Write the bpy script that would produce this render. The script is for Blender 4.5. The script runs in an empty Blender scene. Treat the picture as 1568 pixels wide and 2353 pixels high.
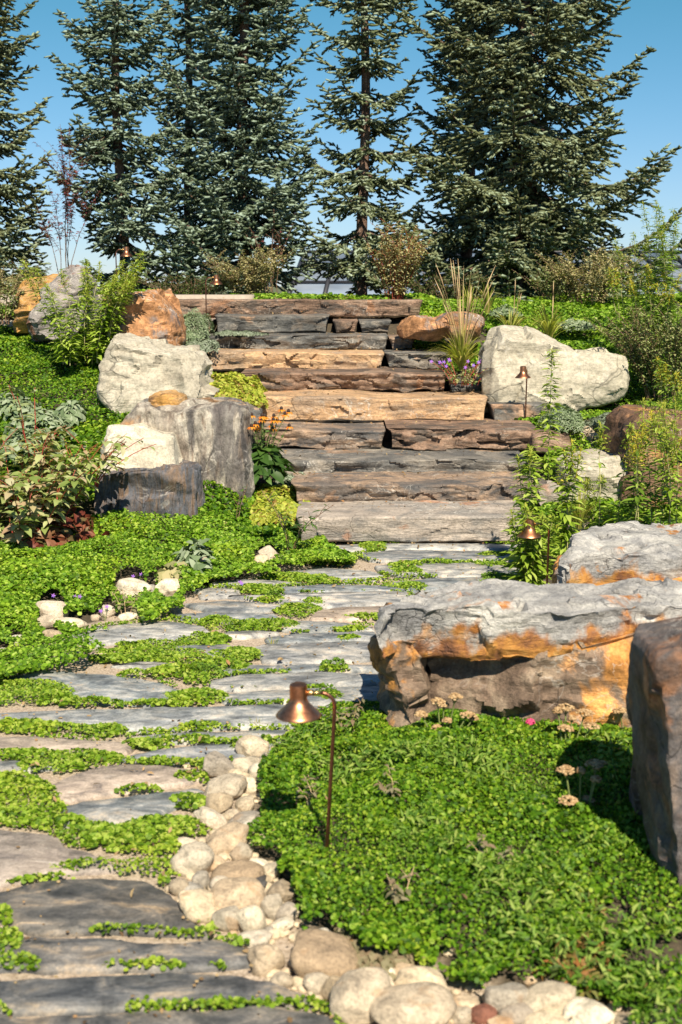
import bpy, math, random
import numpy as np
from mathutils import Vector, Matrix
R = math.radians
sc = bpy.context.scene
col = sc.collection
# ---------------------------------------------------------------- camera
PITCH = R(9.95); CAMZ = 1.8; F = 3000.0; CX, CY = 784.0, 1176.5
cam_d = bpy.data.cameras.new('camera'); cam = bpy.data.objects.new('camera', cam_d); col.objects.link(cam)
cam.location = (0, 0, CAMZ); cam.rotation_euler = (R(90) - PITCH, 0, 0)
cam_d.sensor_fit = 'VERTICAL'; cam_d.sensor_height = 36; cam_d.lens = 36 * F / 2353
cam_d.clip_end = 5000; cam_d.clip_start = 0.05
cam_d.dof.use_dof = True; cam_d.dof.focus_distance = 9.5; cam_d.dof.aperture_fstop = 4.5
sc.camera = cam
# ---------------------------------------------------------------- light
SUN_EL, SUN_AZ = 47.0, 12.0       # azimuth measured from straight behind the camera to its right
world = bpy.data.worlds.new('World'); sc.world = world; world.use_nodes = True
wn = world.node_tree; bg = wn.nodes['Background']
sky = wn.nodes.new('ShaderNodeTexSky'); sky.sky_type = 'NISHITA'; sky.sun_disc = False
sky.sun_elevation = R(SUN_EL); sky.sun_rotation = R(180 - SUN_AZ); sky.air_density = 1.0; sky.dust_density = 0.0; sky.ozone_density = 1.8; sky.altitude = 600
hs = wn.nodes.new('ShaderNodeMix'); hs.data_type = 'RGBA'; hs.blend_type = 'MULTIPLY'; hs.inputs['Factor'].default_value = 1
wn.links.new(sky.outputs[0], hs.inputs['A']); hs.inputs['B'].default_value = (0.70, 1.0, 1.02, 1)
tcw = wn.nodes.new('ShaderNodeTexCoord'); sxw = wn.nodes.new('ShaderNodeSeparateXYZ'); wn.links.new(tcw.outputs['Generated'], sxw.inputs[0])
rw = wn.nodes.new('ShaderNodeValToRGB'); wn.links.new(sxw.outputs[2], rw.inputs[0]); cw = rw.color_ramp
while len(cw.elements) < 4: cw.elements.new(.5)
for e_, (p_, c_) in zip(cw.elements, [(0, (.64, .78, 1.12, 1)), (.07, (.66, .86, 1.10, 1)), (.20, (.44, .92, .97, 1)), (.5, (.62, .95, 1.05, 1))]): e_.position = p_; e_.color = c_
wn.links.new(rw.outputs[0], hs.inputs['B'])      # clear, slightly teal air: bluer towards the horizon
wn.links.new(hs.outputs['Result'], bg.inputs[0]); bg.inputs[1].default_value = 0.056
sd = bpy.data.lights.new('sun', 'SUN'); sd.energy = 5.0; sd.angle = R(0.5); sd.color = (1.0, 0.885, 0.70)
sun = bpy.data.objects.new('sun', sd); col.objects.link(sun)
dv = Vector((-math.sin(R(SUN_AZ)) * math.cos(R(SUN_EL)), math.cos(R(SUN_AZ)) * math.cos(R(SUN_EL)), -math.sin(R(SUN_EL))))
sun.rotation_euler = dv.to_track_quat('-Z', 'Y').to_euler(); sun.location = (3, -4, 8)
sc.view_settings.view_transform = 'Standard'; sc.view_settings.look = 'None'; sc.view_settings.exposure = 0.80
try: sc.cycles.max_bounces = 6; sc.cycles.transparent_max_bounces = 6
except Exception: pass
# ---------------------------------------------------------------- helpers
def ray(px, py):
    a = (px - CX) / F; b = (CY - py) / F
    c, s = math.cos(PITCH), math.sin(PITCH)
    return np.array([a, c + b * s, -s + b * c])
def at(px, py, Y):
    r = ray(px, py); t = Y / r[1]
    return np.array([r[0] * t, Y, CAMZ + r[2] * t])
def atz(px, py, z):
    r = ray(px, py); t = (z - CAMZ) / r[2]
    return np.array([r[0] * t, r[1] * t, z])
def proj(P):
    P = np.asarray(P, float); x = P[..., 0]; y = P[..., 1]; z = P[..., 2] - CAMZ
    c, s = math.cos(PITCH), math.sin(PITCH)
    d = y * c - z * s; u = y * s + z * c
    return CX + F * x / d, CY - F * u / d, d
def scale_at(Y, z=0.5):
    c, s = math.cos(PITCH), math.sin(PITCH)
    return F / (Y * c - (z - CAMZ) * s)
def hsh(ix, iy, iz, seed):
    h = (ix.astype(np.int64) * 374761393 + iy.astype(np.int64) * 668265263 + iz.astype(np.int64) * 2147483647 + seed * 1274126177) & 0xffffffff
    h = ((h ^ (h >> 13)) * 1274126177) & 0xffffffff
    h = ((h ^ (h >> 16)) * 2246822519) & 0xffffffff
    return ((h ^ (h >> 15)) & 0xffffff) / float(0xffffff) * 2 - 1
def vn(p, seed=0):
    p = np.atleast_2d(np.asarray(p, float)); i = np.floor(p); f = p - i; i = i.astype(np.int64)
    u = f * f * (3 - 2 * f); out = 0
    for dx in (0, 1):
        for dy in (0, 1):
            for dz in (0, 1):
                w = (u[:, 0] if dx else 1 - u[:, 0]) * (u[:, 1] if dy else 1 - u[:, 1]) * (u[:, 2] if dz else 1 - u[:, 2])
                out = out + w * hsh(i[:, 0] + dx, i[:, 1] + dy, i[:, 2] + dz, seed)
    return out
def fbm(p, seed=0, o=4):
    p = np.atleast_2d(np.asarray(p, float)); a = 1; s = 0; n = 0
    for k in range(o):
        s = s + a * vn(p * 2 ** k + 17.3 * k, seed + k); n += a; a *= 0.5
    return s / n * 1.5
def pip(px, py, poly):
    inside = np.zeros(px.shape, bool); n = len(poly)
    for i in range(n):
        x1, y1 = poly[i]; x2, y2 = poly[(i + 1) % n]
        if y1 == y2: continue
        c = ((y1 > py) != (y2 > py)) & (px < (x2 - x1) * (py - y1) / (y2 - y1) + x1)
        inside ^= c
    return inside
def tag(o, label=None, cat=None, group=None, kind=None):
    if label: o['label'] = label
    if cat: o['category'] = cat
    if group: o['group'] = group
    if kind: o['kind'] = kind
    return o
def empty(name, loc, label=None, cat=None, group=None):
    o = bpy.data.objects.new(name, None); o.empty_display_size = 0.1; col.objects.link(o); o.location = loc
    return tag(o, label, cat, group)
class MB:
    def __init__(s): s.v = []; s.l = []; s.t = []; s.n = 0
    def add(s, v, faces):
        v = np.asarray(v, float); s.v.append(v)
        for f in faces: s.t.append(np.array([len(f)]))
        s.l.append(np.concatenate([np.asarray(f) for f in faces]) + s.n); s.n += len(v)
    def tmpl(s, V, faces):                       # V (n,k,3), the same faces for every copy
        n, k = V.shape[:2]
        if n == 0: return
        fl = np.concatenate([np.asarray(f) for f in faces]); ft = np.array([len(f) for f in faces])
        s.v.append(V.reshape(-1, 3)); s.l.append((fl[None, :] + (np.arange(n) * k)[:, None] + s.n).ravel())
        s.t.append(np.tile(ft, n)); s.n += n * k
    def tube(s, pts, rad, k=6, cap=True):
        pts = np.asarray(pts, float); n = len(pts)
        rad = np.full(n, rad) if np.isscalar(rad) else np.asarray(rad, float)
        d = np.gradient(pts, axis=0); d /= np.linalg.norm(d, axis=1)[:, None] + 1e-9
        ref = np.array([0, 0, 1.0]) if abs(d[0][2]) < 0.9 else np.array([1.0, 0, 0])
        a = np.cross(d, ref); a /= np.linalg.norm(a, axis=1)[:, None] + 1e-9; b = np.cross(d, a)
        th = np.arange(k) / k * 2 * math.pi
        V = pts[:, None] + rad[:, None, None] * (np.cos(th)[None, :, None] * a[:, None] + np.sin(th)[None, :, None] * b[:, None])
        f = [(i * k + j, i * k + (j + 1) % k, (i + 1) * k + (j + 1) % k, (i + 1) * k + j) for i in range(n - 1) for j in range(k)]
        if cap: f += [tuple(range(k - 1, -1, -1)), tuple((n - 1) * k + j for j in range(k))]
        s.add(V.reshape(-1, 3), f)
    def lathe(s, prof, c, k=32):
        prof = np.asarray(prof, float); n = len(prof); th = np.arange(k) / k * 2 * math.pi
        V = np.stack([np.outer(prof[:, 0], np.cos(th)), np.outer(prof[:, 0], np.sin(th)), np.repeat(prof[:, 1:2], k, 1)], -1) + np.asarray(c)
        f = [(i * k + j, i * k + (j + 1) % k, (i + 1) * k + (j + 1) % k, (i + 1) * k + j) for i in range(n - 1) for j in range(k)]
        s.add(V.reshape(-1, 3), f)
    def box(s, c, h, rz=0):
        x, y, z = h; V = np.array([(a * x, b * y, d * z) for a in (-1, 1) for b in (-1, 1) for d in (-1, 1)], float)
        cs, sn = math.cos(rz), math.sin(rz); V = np.stack([V[:, 0] * cs - V[:, 1] * sn, V[:, 0] * sn + V[:, 1] * cs, V[:, 2]], 1) + np.asarray(c)
        s.add(V, [(0, 1, 3, 2), (4, 6, 7, 5), (0, 4, 5, 1), (2, 3, 7, 6), (0, 2, 6, 4), (1, 5, 7, 3)])
    def build(s, name, m, parent=None, origin=(0, 0, 0), smooth=False):
        v = np.concatenate(s.v) - np.asarray(origin); l = np.concatenate(s.l).astype(np.int32); t = np.concatenate(s.t).astype(np.int32)
        me = bpy.data.meshes.new(name); me.vertices.add(len(v)); me.vertices.foreach_set('co', v.astype(np.float32).ravel())
        me.loops.add(len(l)); me.loops.foreach_set('vertex_index', l)
        me.polygons.add(len(t)); me.polygons.foreach_set('loop_start', np.concatenate([[0], np.cumsum(t)[:-1]]).astype(np.int32))
        me.update(calc_edges=True)
        if smooth: me.polygons.foreach_set('use_smooth', np.ones(len(t), bool))
        me.materials.append(m)
        o = bpy.data.objects.new(name, me); col.objects.link(o)
        if parent: o.parent = parent
        else: o.location = origin
        return o
# ---------------------------------------------------------------- materials
def newmat(name):
    m = bpy.data.materials.new(name); m.use_nodes = True; nt = m.node_tree
    return m, nt, nt.nodes['Principled BSDF']
def ramp(nt, fac, stops, interp='LINEAR'):
    r = nt.nodes.new('ShaderNodeValToRGB'); cr = r.color_ramp; cr.interpolation = interp
    while len(cr.elements) < len(stops): cr.elements.new(0.5)
    for e, (p, c) in zip(cr.elements, stops):
        e.position = p; e.color = (c[0], c[1], c[2], 1) if not np.isscalar(c) else (c, c, c, 1)
    nt.links.new(fac, r.inputs[0]); return r.outputs[0]
def noise(nt, vec, scale, detail=5, rough=0.6, dist=0.0):
    n = nt.nodes.new('ShaderNodeTexNoise'); n.inputs['Scale'].default_value = scale; n.inputs['Detail'].default_value = detail
    n.inputs['Roughness'].default_value = rough; n.inputs['Distortion'].default_value = dist
    nt.links.new(vec, n.inputs['Vector']); return n.outputs[0]
def mapv(nt, s, rot=(0, 0, 0), off=(0, 0, 0)):
    g = nt.nodes.new('ShaderNodeNewGeometry'); m = nt.nodes.new('ShaderNodeMapping')
    m.inputs['Scale'].default_value = s; m.inputs['Rotation'].default_value = [R(a) for a in rot]; m.inputs['Location'].default_value = off
    nt.links.new(g.outputs['Position'], m.inputs[0]); return m.outputs[0]
def mixc(nt, f, a, b, mode='MIX'):
    m = nt.nodes.new('ShaderNodeMix'); m.data_type = 'RGBA'; m.blend_type = mode
    for s, v in ((m.inputs['Factor'], f), (m.inputs['A'], a), (m.inputs['B'], b)):
        if hasattr(v, 'is_output'): nt.links.new(v, s)
        elif np.isscalar(v): s.default_value = v
        else: s.default_value = (v[0], v[1], v[2], 1)
    return m.outputs['Result']
def rock_mat(name, cols, stretch=(1, 1, 4), scale=3.0, rust=0.0, rustcol=(0.42, 0.17, 0.04), vein=0.25, veincol=(0.6, 0.57, 0.52),
             rot=(0, 0, 0), bump=0.5, rough=0.75, off=(0, 0, 0), dark=0.45, streak=0.5, grad=None, blotch=0.0, bcol=(.075, .08, .085)):
    m, nt, b = newmat(name)
    v1 = mapv(nt, stretch, rot, off); v0 = mapv(nt, (1, 1, 1), rot, off)
    n1 = noise(nt, v1, scale, 6, 0.62, 1.2)
    k = len(cols); st = [(0.32 + 0.36 * i / max(1, k - 1), c) for i, c in enumerate(cols)]
    c = ramp(nt, n1, st)
    # mineral streaks along the bedding
    v2 = mapv(nt, (stretch[0] * 1.4, stretch[1] * 1.4, stretch[2] * 3.6), rot, off)
    n2 = noise(nt, v2, scale * 1.3, 5, 0.7)
    sfac = ramp(nt, n2, [(0.36, dark), (0.52, 1.0), (0.72, 1.25)])
    c = mixc(nt, streak, c, sfac, 'MULTIPLY')
    if blotch > 0:
        bf = ramp(nt, noise(nt, mapv(nt, (stretch[0] * .9, stretch[1], stretch[2] * .8), rot, (off[0] + 3, off[1], off[2])), scale * .9, 6, .65, .6), [(.50, 0.0), (.56, blotch)]); c = mixc(nt, bf, c, bcol)
    if rust > 0:
        nr = noise(nt, v0, scale * 0.9, 5, 0.6, 0.8)
        lo = 0.62 - 0.22 * rust
        if grad:
            sx = nt.nodes.new('ShaderNodeSeparateXYZ'); nt.links.new(mapv(nt, (1, 1, 1)), sx.inputs[0]); mr = nt.nodes.new('ShaderNodeMapRange'); mr.inputs[1].default_value = grad[0]; mr.inputs[2].default_value = grad[1]; mr.inputs[3].default_value = 0; mr.inputs[4].default_value = grad[2]
            nt.links.new(sx.outputs[0], mr.inputs[0]); am = nt.nodes.new('ShaderNodeMath'); nt.links.new(nr, am.inputs[0]); nt.links.new(mr.outputs[0], am.inputs[1]); nr = am.outputs[0]
        f = ramp(nt, nr, [(lo, 0.0), (lo + 0.07, 1.0)])
        rc = ramp(nt, noise(nt, v0, scale * 3, 4), [(0.3, [x * 0.45 for x in rustcol]), (0.5, rustcol), (0.7, [min(1, x * 1.7 + 0.05) for x in rustcol])])
        c = mixc(nt, f, c, rc)
    if vein > 0:
        nv = noise(nt, v0, scale * 1.6, 3, 0.55, 1.5)
        f = ramp(nt, nv, [(0.485, 0.0), (0.497, 1.0), (0.503, 1.0), (0.515, 0.0)])
        g = ramp(nt, noise(nt, v0, scale * 0.7, 2), [(0.5, 0.0), (0.62, vein)])
        f2 = mixc(nt, 1.0, f, g, 'MULTIPLY')
        c = mixc(nt, f2, c, veincol)
    fine = ramp(nt, noise(nt, v0, scale * 22, 4, 0.75), [(0.34, 0.6), (0.5, 1.0), (0.66, 1.3)])
    c = mixc(nt, 0.8, c, fine, 'MULTIPLY')
    # fracture lines, present in some places only
    vw = nt.nodes.new('ShaderNodeVectorMath'); vw.operation = 'MULTIPLY_ADD'; nzc = nt.nodes.new('ShaderNodeTexNoise'); nzc.inputs['Scale'].default_value = scale * 1.6; nzc.inputs['Detail'].default_value = 4; nt.links.new(v0, nzc.inputs['Vector'])
    nt.links.new(nzc.outputs['Color'], vw.inputs[0]); vw.inputs[1].default_value = (.35, .35, .35); nt.links.new(v1, vw.inputs[2])
    vo = nt.nodes.new('ShaderNodeTexVoronoi'); vo.feature = 'DISTANCE_TO_EDGE'; vo.inputs['Scale'].default_value = scale * 1.5; nt.links.new(vw.outputs[0], vo.inputs['Vector'])
    ck = ramp(nt, vo.outputs['Distance'], [(.0, 0.0), (.022, 1.0)]); mk = ramp(nt, noise(nt, v0, scale * .8, 2), [(.48, 1.0), (.56, 0.0)]); ck = mixc(nt, 1.0, ck, mk, 'LIGHTEN')
    c = mixc(nt, .6, c, ck, 'MULTIPLY')
    nt.links.new(c, b.inputs['Base Color'])
    b.inputs['Roughness'].default_value = rough; b.inputs['Specular IOR Level'].default_value = 0.35
    nb = noise(nt, v1, scale * 3.5, 8, 0.72, 0.5)
    nb2 = noise(nt, v2, scale * 2.0, 6, 0.7)
    ad = nt.nodes.new('ShaderNodeMath'); ad.operation = 'ADD'; nt.links.new(nb, ad.inputs[0]); nt.links.new(nb2, ad.inputs[1])
    nf = noise(nt, v0, scale * 14, 6, .8); a2 = nt.nodes.new('ShaderNodeMath'); a2.operation = 'MULTIPLY_ADD'; nt.links.new(nf, a2.inputs[0]); a2.inputs[1].default_value = .35; nt.links.new(ad.outputs[0], a2.inputs[2])
    a3 = nt.nodes.new('ShaderNodeMath'); a3.operation = 'MULTIPLY_ADD'; nt.links.new(ck, a3.inputs[0]); a3.inputs[1].default_value = .25; nt.links.new(a2.outputs[0], a3.inputs[2]); ad = a3
    bp = nt.nodes.new('ShaderNodeBump'); bp.inputs['Strength'].default_value = bump; bp.inputs['Distance'].default_value = 0.06
    nt.links.new(ad.outputs[0], bp.inputs['Height']); nt.links.new(bp.outputs[0], b.inputs['Normal'])
    return m
def leaf_mat(name, stops, trans=0.25, rough=0.55, tcol=None, spec=0.25, patch=0.0):
    m, nt, b = newmat(name)
    g = nt.nodes.new('ShaderNodeNewGeometry')
    c = ramp(nt, g.outputs['Random Per Island'], [(i / max(1, len(stops) - 1), s) for i, s in enumerate(stops)])
    if patch:
        v = mapv(nt, (1, 1, 1)); pc = ramp(nt, noise(nt, v, 2.6, 4, .6), [(.32, (.72, .80, .7)), (.5, (1, 1, 1)), (.68, (1.30, 1.12, .95))]); c = mixc(nt, patch, c, pc, 'MULTIPLY')
    nt.links.new(c, b.inputs['Base Color']); b.inputs['Roughness'].default_value = rough; b.inputs['Specular IOR Level'].default_value = spec
    if trans > 0:
        t = nt.nodes.new('ShaderNodeBsdfTranslucent'); mx = nt.nodes.new('ShaderNodeMixShader'); mx.inputs[0].default_value = trans
        tc = mixc(nt, 1.0, c, tcol or (1.5, 1.6, 0.6), 'MULTIPLY'); nt.links.new(tc, t.inputs[0])
        nt.links.new(b.outputs[0], mx.inputs[1]); nt.links.new(t.outputs[0], mx.inputs[2])
        nt.links.new(mx.outputs[0], nt.nodes['Material Output'].inputs[0])
    return m
def plain(name, c, rough=0.6, metal=0.0, var=0.15, sc_=20):
    m, nt, b = newmat(name); v = mapv(nt, (1, 1, 1))
    r = ramp(nt, noise(nt, v, sc_, 4), [(0.3, [x * (1 - var) for x in c]), (0.7, [min(1, x * (1 + var)) for x in c])])
    nt.links.new(r, b.inputs['Base Color']); b.inputs['Roughness'].default_value = rough; b.inputs['Metallic'].default_value = metal
    return m
# ---------------------------------------------------------------- terrain
def interp(y, pts): return np.interp(y, [p[0] for p in pts], [p[1] for p in pts])
def sstep(a, b, x): t = np.clip((x - a) / (b - a), 0, 1); return t * t * (3 - 2 * t)
def terrain(x, y):
    x = np.asarray(x, float); y = np.asarray(y, float)
    zc = np.clip((y - 8.9) * 0.2365 - 0.08, -0.005, 1.50)
    zl = interp(y, [(0, 0), (6, 0), (8.4, .02), (9.2, .16), (11, .66), (14, 1.40), (15.6, 1.53), (60, 1.5)])
    zr = interp(y, [(0, 0), (7, 0), (8.5, .02), (9.6, .18), (11, .49), (11.9, .62), (14.5, 1.30), (16, 1.5), (60, 1.5)])
    xl = interp(y, [(8, -.75), (9, -.55), (10, -.5), (12, -.9), (15, -1.7), (16, -2)])
    xr = interp(y, [(8, 1.3), (9, 1.4), (11, 1.6), (12, 1.2), (15, 0.9), (16, .9)])
    wl = sstep(0, .45, xl - x); wr = sstep(0, .45, x - xr)
    z = zc * (1 - wl) * (1 - wr) + zl * wl + zr * wr
    far = sstep(26, 70, y); z = z * (1 - far) + far * -6.0
    bed = sstep(0.05, .5, x - interp(y, [(0, 1.5), (3.0, .35), (3.4, -.15), (4.2, -.22), (4.9, -.12), (5.3, .4), (6, 1.2)])) * (1 - sstep(5.2, 6.2, y)) * sstep(2.9, 3.5, y)
    z = z + bed * 0.07
    lb = sstep(0, .6, -x - interp(y, [(0, 3), (5, 2.2), (6.5, 1.9), (8, 1.0), (9, .6)])) * (1 - sstep(9, 10, y))
    z = z + lb * 0.07
    p = np.stack([x.ravel() * .9, y.ravel() * .9, np.zeros(x.size)], 1)
    n = vn(p, 5).reshape(x.shape)
    side = np.clip(wl + wr, 0, 1) * (1 - far) * sstep(8.6, 9.8, y)
    return z + n * 0.05 * side
def ground_pt(px, py, y0=2.5, y1=40):
    r = ray(px, py); ys = np.arange(y0, y1, .01); t = ys / r[1]; x = r[0] * t; z = CAMZ + r[2] * t
    h = terrain(x, ys); k = np.argmax(z <= h)
    if z[k] > h[k]: k = len(ys) - 1
    return np.array([x[k], ys[k], h[k]])
# ---------------------------------------------------------------- ground sheet
PATH = [(-900, 2500), (2200, 2600), (1700, 2400), (1500, 2330), (1200, 2290), (1000, 2240), (860, 2200), (700, 2140), (575, 1960), (590, 1850), (600, 1760), (660, 1690), (880, 1620), (900, 1350), (1240, 1340), (1230, 1245), (740, 1245), (700, 1290), (420, 1370), (150, 1450), (-100, 1560), (-900, 1700)]
def build_ground():
    gx = np.concatenate([[-1500, -500, -200, -90, -45, -25, -15, -9], np.arange(-6.5, 6.5, .07), [9, 15, 25, 45, 90, 200, 500, 1500]])
    gy = np.concatenate([[-400, -60, -12, -2, 1], np.arange(2.0, 17, .07), np.arange(17, 30, .5), [33, 38, 45, 55, 70, 100, 200, 500, 1500, 3000]])
    X, Y = np.meshgrid(gx, gy); Z = terrain(X, Y); px, py, d = proj(np.stack([X, Y, Z], -1))
    inp = pip(px, py, PATH) & (Y > 1.5) & (Y < 9.3)
    ny, nx = X.shape; mb = MB(); idx = np.arange(nx * ny).reshape(ny, nx)
    q = np.stack([idx[:-1, :-1], idx[:-1, 1:], idx[1:, 1:], idx[1:, :-1]], -1).reshape(-1, 4)
    mb.v.append(np.stack([X, Y, Z], -1).reshape(-1, 3)); mb.l.append(q.ravel()); mb.t.append(np.full(len(q), 4)); mb.n = nx * ny
    m, nt, b = newmat('ground_soil'); v = mapv(nt, (1, 1, 1))
    g = ramp(nt, noise(nt, v, 90, 4, .7), [(.32, (.20, .145, .10)), (.5, (.40, .32, .24)), (.7, (.60, .50, .40))])
    s = ramp(nt, noise(nt, v, 30, 5, .7), [(.3, (.03, .024, .014)), (.6, (.085, .065, .04)), (.75, (.16, .12, .08))])
    a = nt.nodes.new('ShaderNodeAttribute'); a.attribute_name = 'gravel'
    gr = mixc(nt, a.outputs['Fac'], s, g)
    far = ramp(nt, noise(nt, v, .05, 3), [(.3, (.06, .08, .03)), (.7, (.12, .12, .05))])
    sp = nt.nodes.new('ShaderNodeSeparateXYZ'); nt.links.new(v, sp.inputs[0])
    mr = nt.nodes.new('ShaderNodeMapRange'); mr.inputs[1].default_value = 26; mr.inputs[2].default_value = 40; nt.links.new(sp.outputs[1], mr.inputs[0])
    nt.links.new(mixc(nt, mr.outputs[0], gr, far), b.inputs['Base Color']); b.inputs['Roughness'].default_value = .9
    bp = nt.nodes.new('ShaderNodeBump'); bp.inputs['Strength'].default_value = .7; bp.inputs['Distance'].default_value = .01
    nt.links.new(noise(nt, v, 120, 4, .7), bp.inputs['Height']); nt.links.new(bp.outputs[0], b.inputs['Normal'])
    o = mb.build('ground', m, smooth=True); tag(o, kind='structure')
    at_ = o.data.attributes.new('gravel', 'FLOAT', 'POINT'); at_.data.foreach_set('value', inp.astype(np.float32).ravel())
build_ground()
# concrete walk along the top of the stairs
mb = MB(); xs = np.linspace(-7, -1.05, 40); 
mb.add([(x, y, z) for x in xs for (y, z) in ((15.2, 1.40), (15.2, 1.66), (16.6, 1.66), (16.6, 1.40))],
       [(4 * i + a, 4 * i + (a + 1) % 4, 4 * i + 4 + (a + 1) % 4, 4 * i + 4 + a) for i in range(39) for a in range(4)] + [(3, 2, 1, 0), (156, 157, 158, 159)])
o = mb.build('path', plain('concrete', (.34, .29, .235), .85)); tag(o, kind='structure')
# ---------------------------------------------------------------- rock materials
M = {}
SL_G, SL_B, SL_D = (.20, .21, .215), (.11, .125, .145), (.04, .045, .05)
BR, TN, RU = (.20, .125, .085), (.46, .31, .18), (.36, .16, .05)
M['slate_grey'] = rock_mat('slate_grey', [(.08, .08, .078), (.20, .185, .165), (.34, .30, .25)], (1, 1, 2.6), 2.4, rust=.12, rustcol=(.30, .19, .12), vein=.5, blotch=.6)
M['slate_dark'] = rock_mat('slate_dark', [(.04, .042, .044), (.12, .12, .115), (.28, .25, .21)], (1, 1, 2.6), 2.8, rust=.08, rustcol=(.30, .19, .12), vein=.5, off=(5, 2, 1), blotch=.5, bcol=(.19, .15, .115))
M['slate_brown'] = rock_mat('slate_brown', [(.09, .065, .052), (.25, .16, .11), (.37, .27, .20)], (1, 1, 2.6), 2.6, rust=.10, rustcol=(.33, .17, .09), vein=.4, off=(9, 4, 2), blotch=.75, bcol=(.06, .055, .05))
M['slate_tan'] = rock_mat('slate_tan', [(.26, .19, .13), (.48, .30, .165), (.60, .42, .25)], (1, 1, 1.6), 2.2, rust=.12, rustcol=(.38, .19, .09), vein=.5, off=(1, 7, 3), dark=.6, blotch=.35, bcol=(.17, .165, .155))
M['slate_mixed'] = rock_mat('slate_mixed', [(.09, .085, .085), (.27, .20, .15), (.44, .30, .20)], (1, 1, 3), 2.6, rust=.05, rustcol=(.35, .2, .11), vein=.6, off=(4, 4, 8), blotch=.7)
M['slate_pink'] = rock_mat('slate_pink', [(.20, .185, .17), (.36, .31, .265), (.48, .415, .355)], (1, 1, 3), 2.6, rust=.1, rustcol=(.38, .2, .12), vein=.8, off=(2, 4, 5), dark=.65, blotch=.45, bcol=(.16, .17, .175))
def paving(name, cols, off):
    m, nt, b = newmat(name); v1 = mapv(nt, (1.0, 1.9, 1), (0, 0, 8), off); v2 = mapv(nt, (4, 6.5, 1), (0, 0, -4), off)
    c = ramp(nt, noise(nt, v1, 5.5, 8, .68, 1.0), [(.34, cols[0]), (.46, cols[1]), (.56, cols[2]), (.66, cols[3])])
    s = ramp(nt, noise(nt, v2, 2.2, 6, .7, .6), [(.36, .55), (.5, 1.0), (.66, 1.4)])
    c = mixc(nt, .85, c, s, 'MULTIPLY')
    oi = nt.nodes.new('ShaderNodeObjectInfo'); c = mixc(nt, 1.0, c, ramp(nt, oi.outputs['Random'], [(0, (.74, .75, .78)), (.3, (1.08, 1.0, .92)), (.55, (.86, .87, .88)), (.8, (1.15, 1.1, 1.04)), (1, (.92, .86, .78))]), 'MULTIPLY')
    f = ramp(nt, noise(nt, mapv(nt, (1, 1, 1)), 130, 4, .75), [(.33, .62), (.5, 1.0), (.67, 1.3)])
    c = mixc(nt, .8, c, f, 'MULTIPLY'); nt.links.new(c, b.inputs['Base Color'])
    b.inputs['Roughness'].default_value = .58; b.inputs['Specular IOR Level'].default_value = .5
    bp = nt.nodes.new('ShaderNodeBump'); bp.inputs['Strength'].default_value = .5; bp.inputs['Distance'].default_value = .006
    nt.links.new(noise(nt, mapv(nt, (1, 1.5, 1), (0, 0, 8), off), 26, 9, .75, .2), bp.inputs['Height']); nt.links.new(bp.outputs[0], b.inputs['Normal'])
    return m
M['pave_blue'] = paving('pave_blue', [(.085, .10, .12), (.17, .195, .215), (.31, .32, .32), (.46, .42, .36)], (0, 0, 0))
M['pave_grey'] = paving('pave_grey', [(.12, .13, .145), (.24, .255, .265), (.39, .39, .375), (.52, .48, .42)], (7, 3, 0))
M['pave_dark'] = paving('pave_dark', [(.05, .054, .06), (.105, .108, .112), (.20, .19, .178), (.38, .31, .23)], (3, 9, 0))
M['pave_tan'] = paving('pave_tan', [(.19, .165, .15), (.36, .30, .25), (.46, .385, .315), (.54, .47, .40)], (4, 1, 0))
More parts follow.
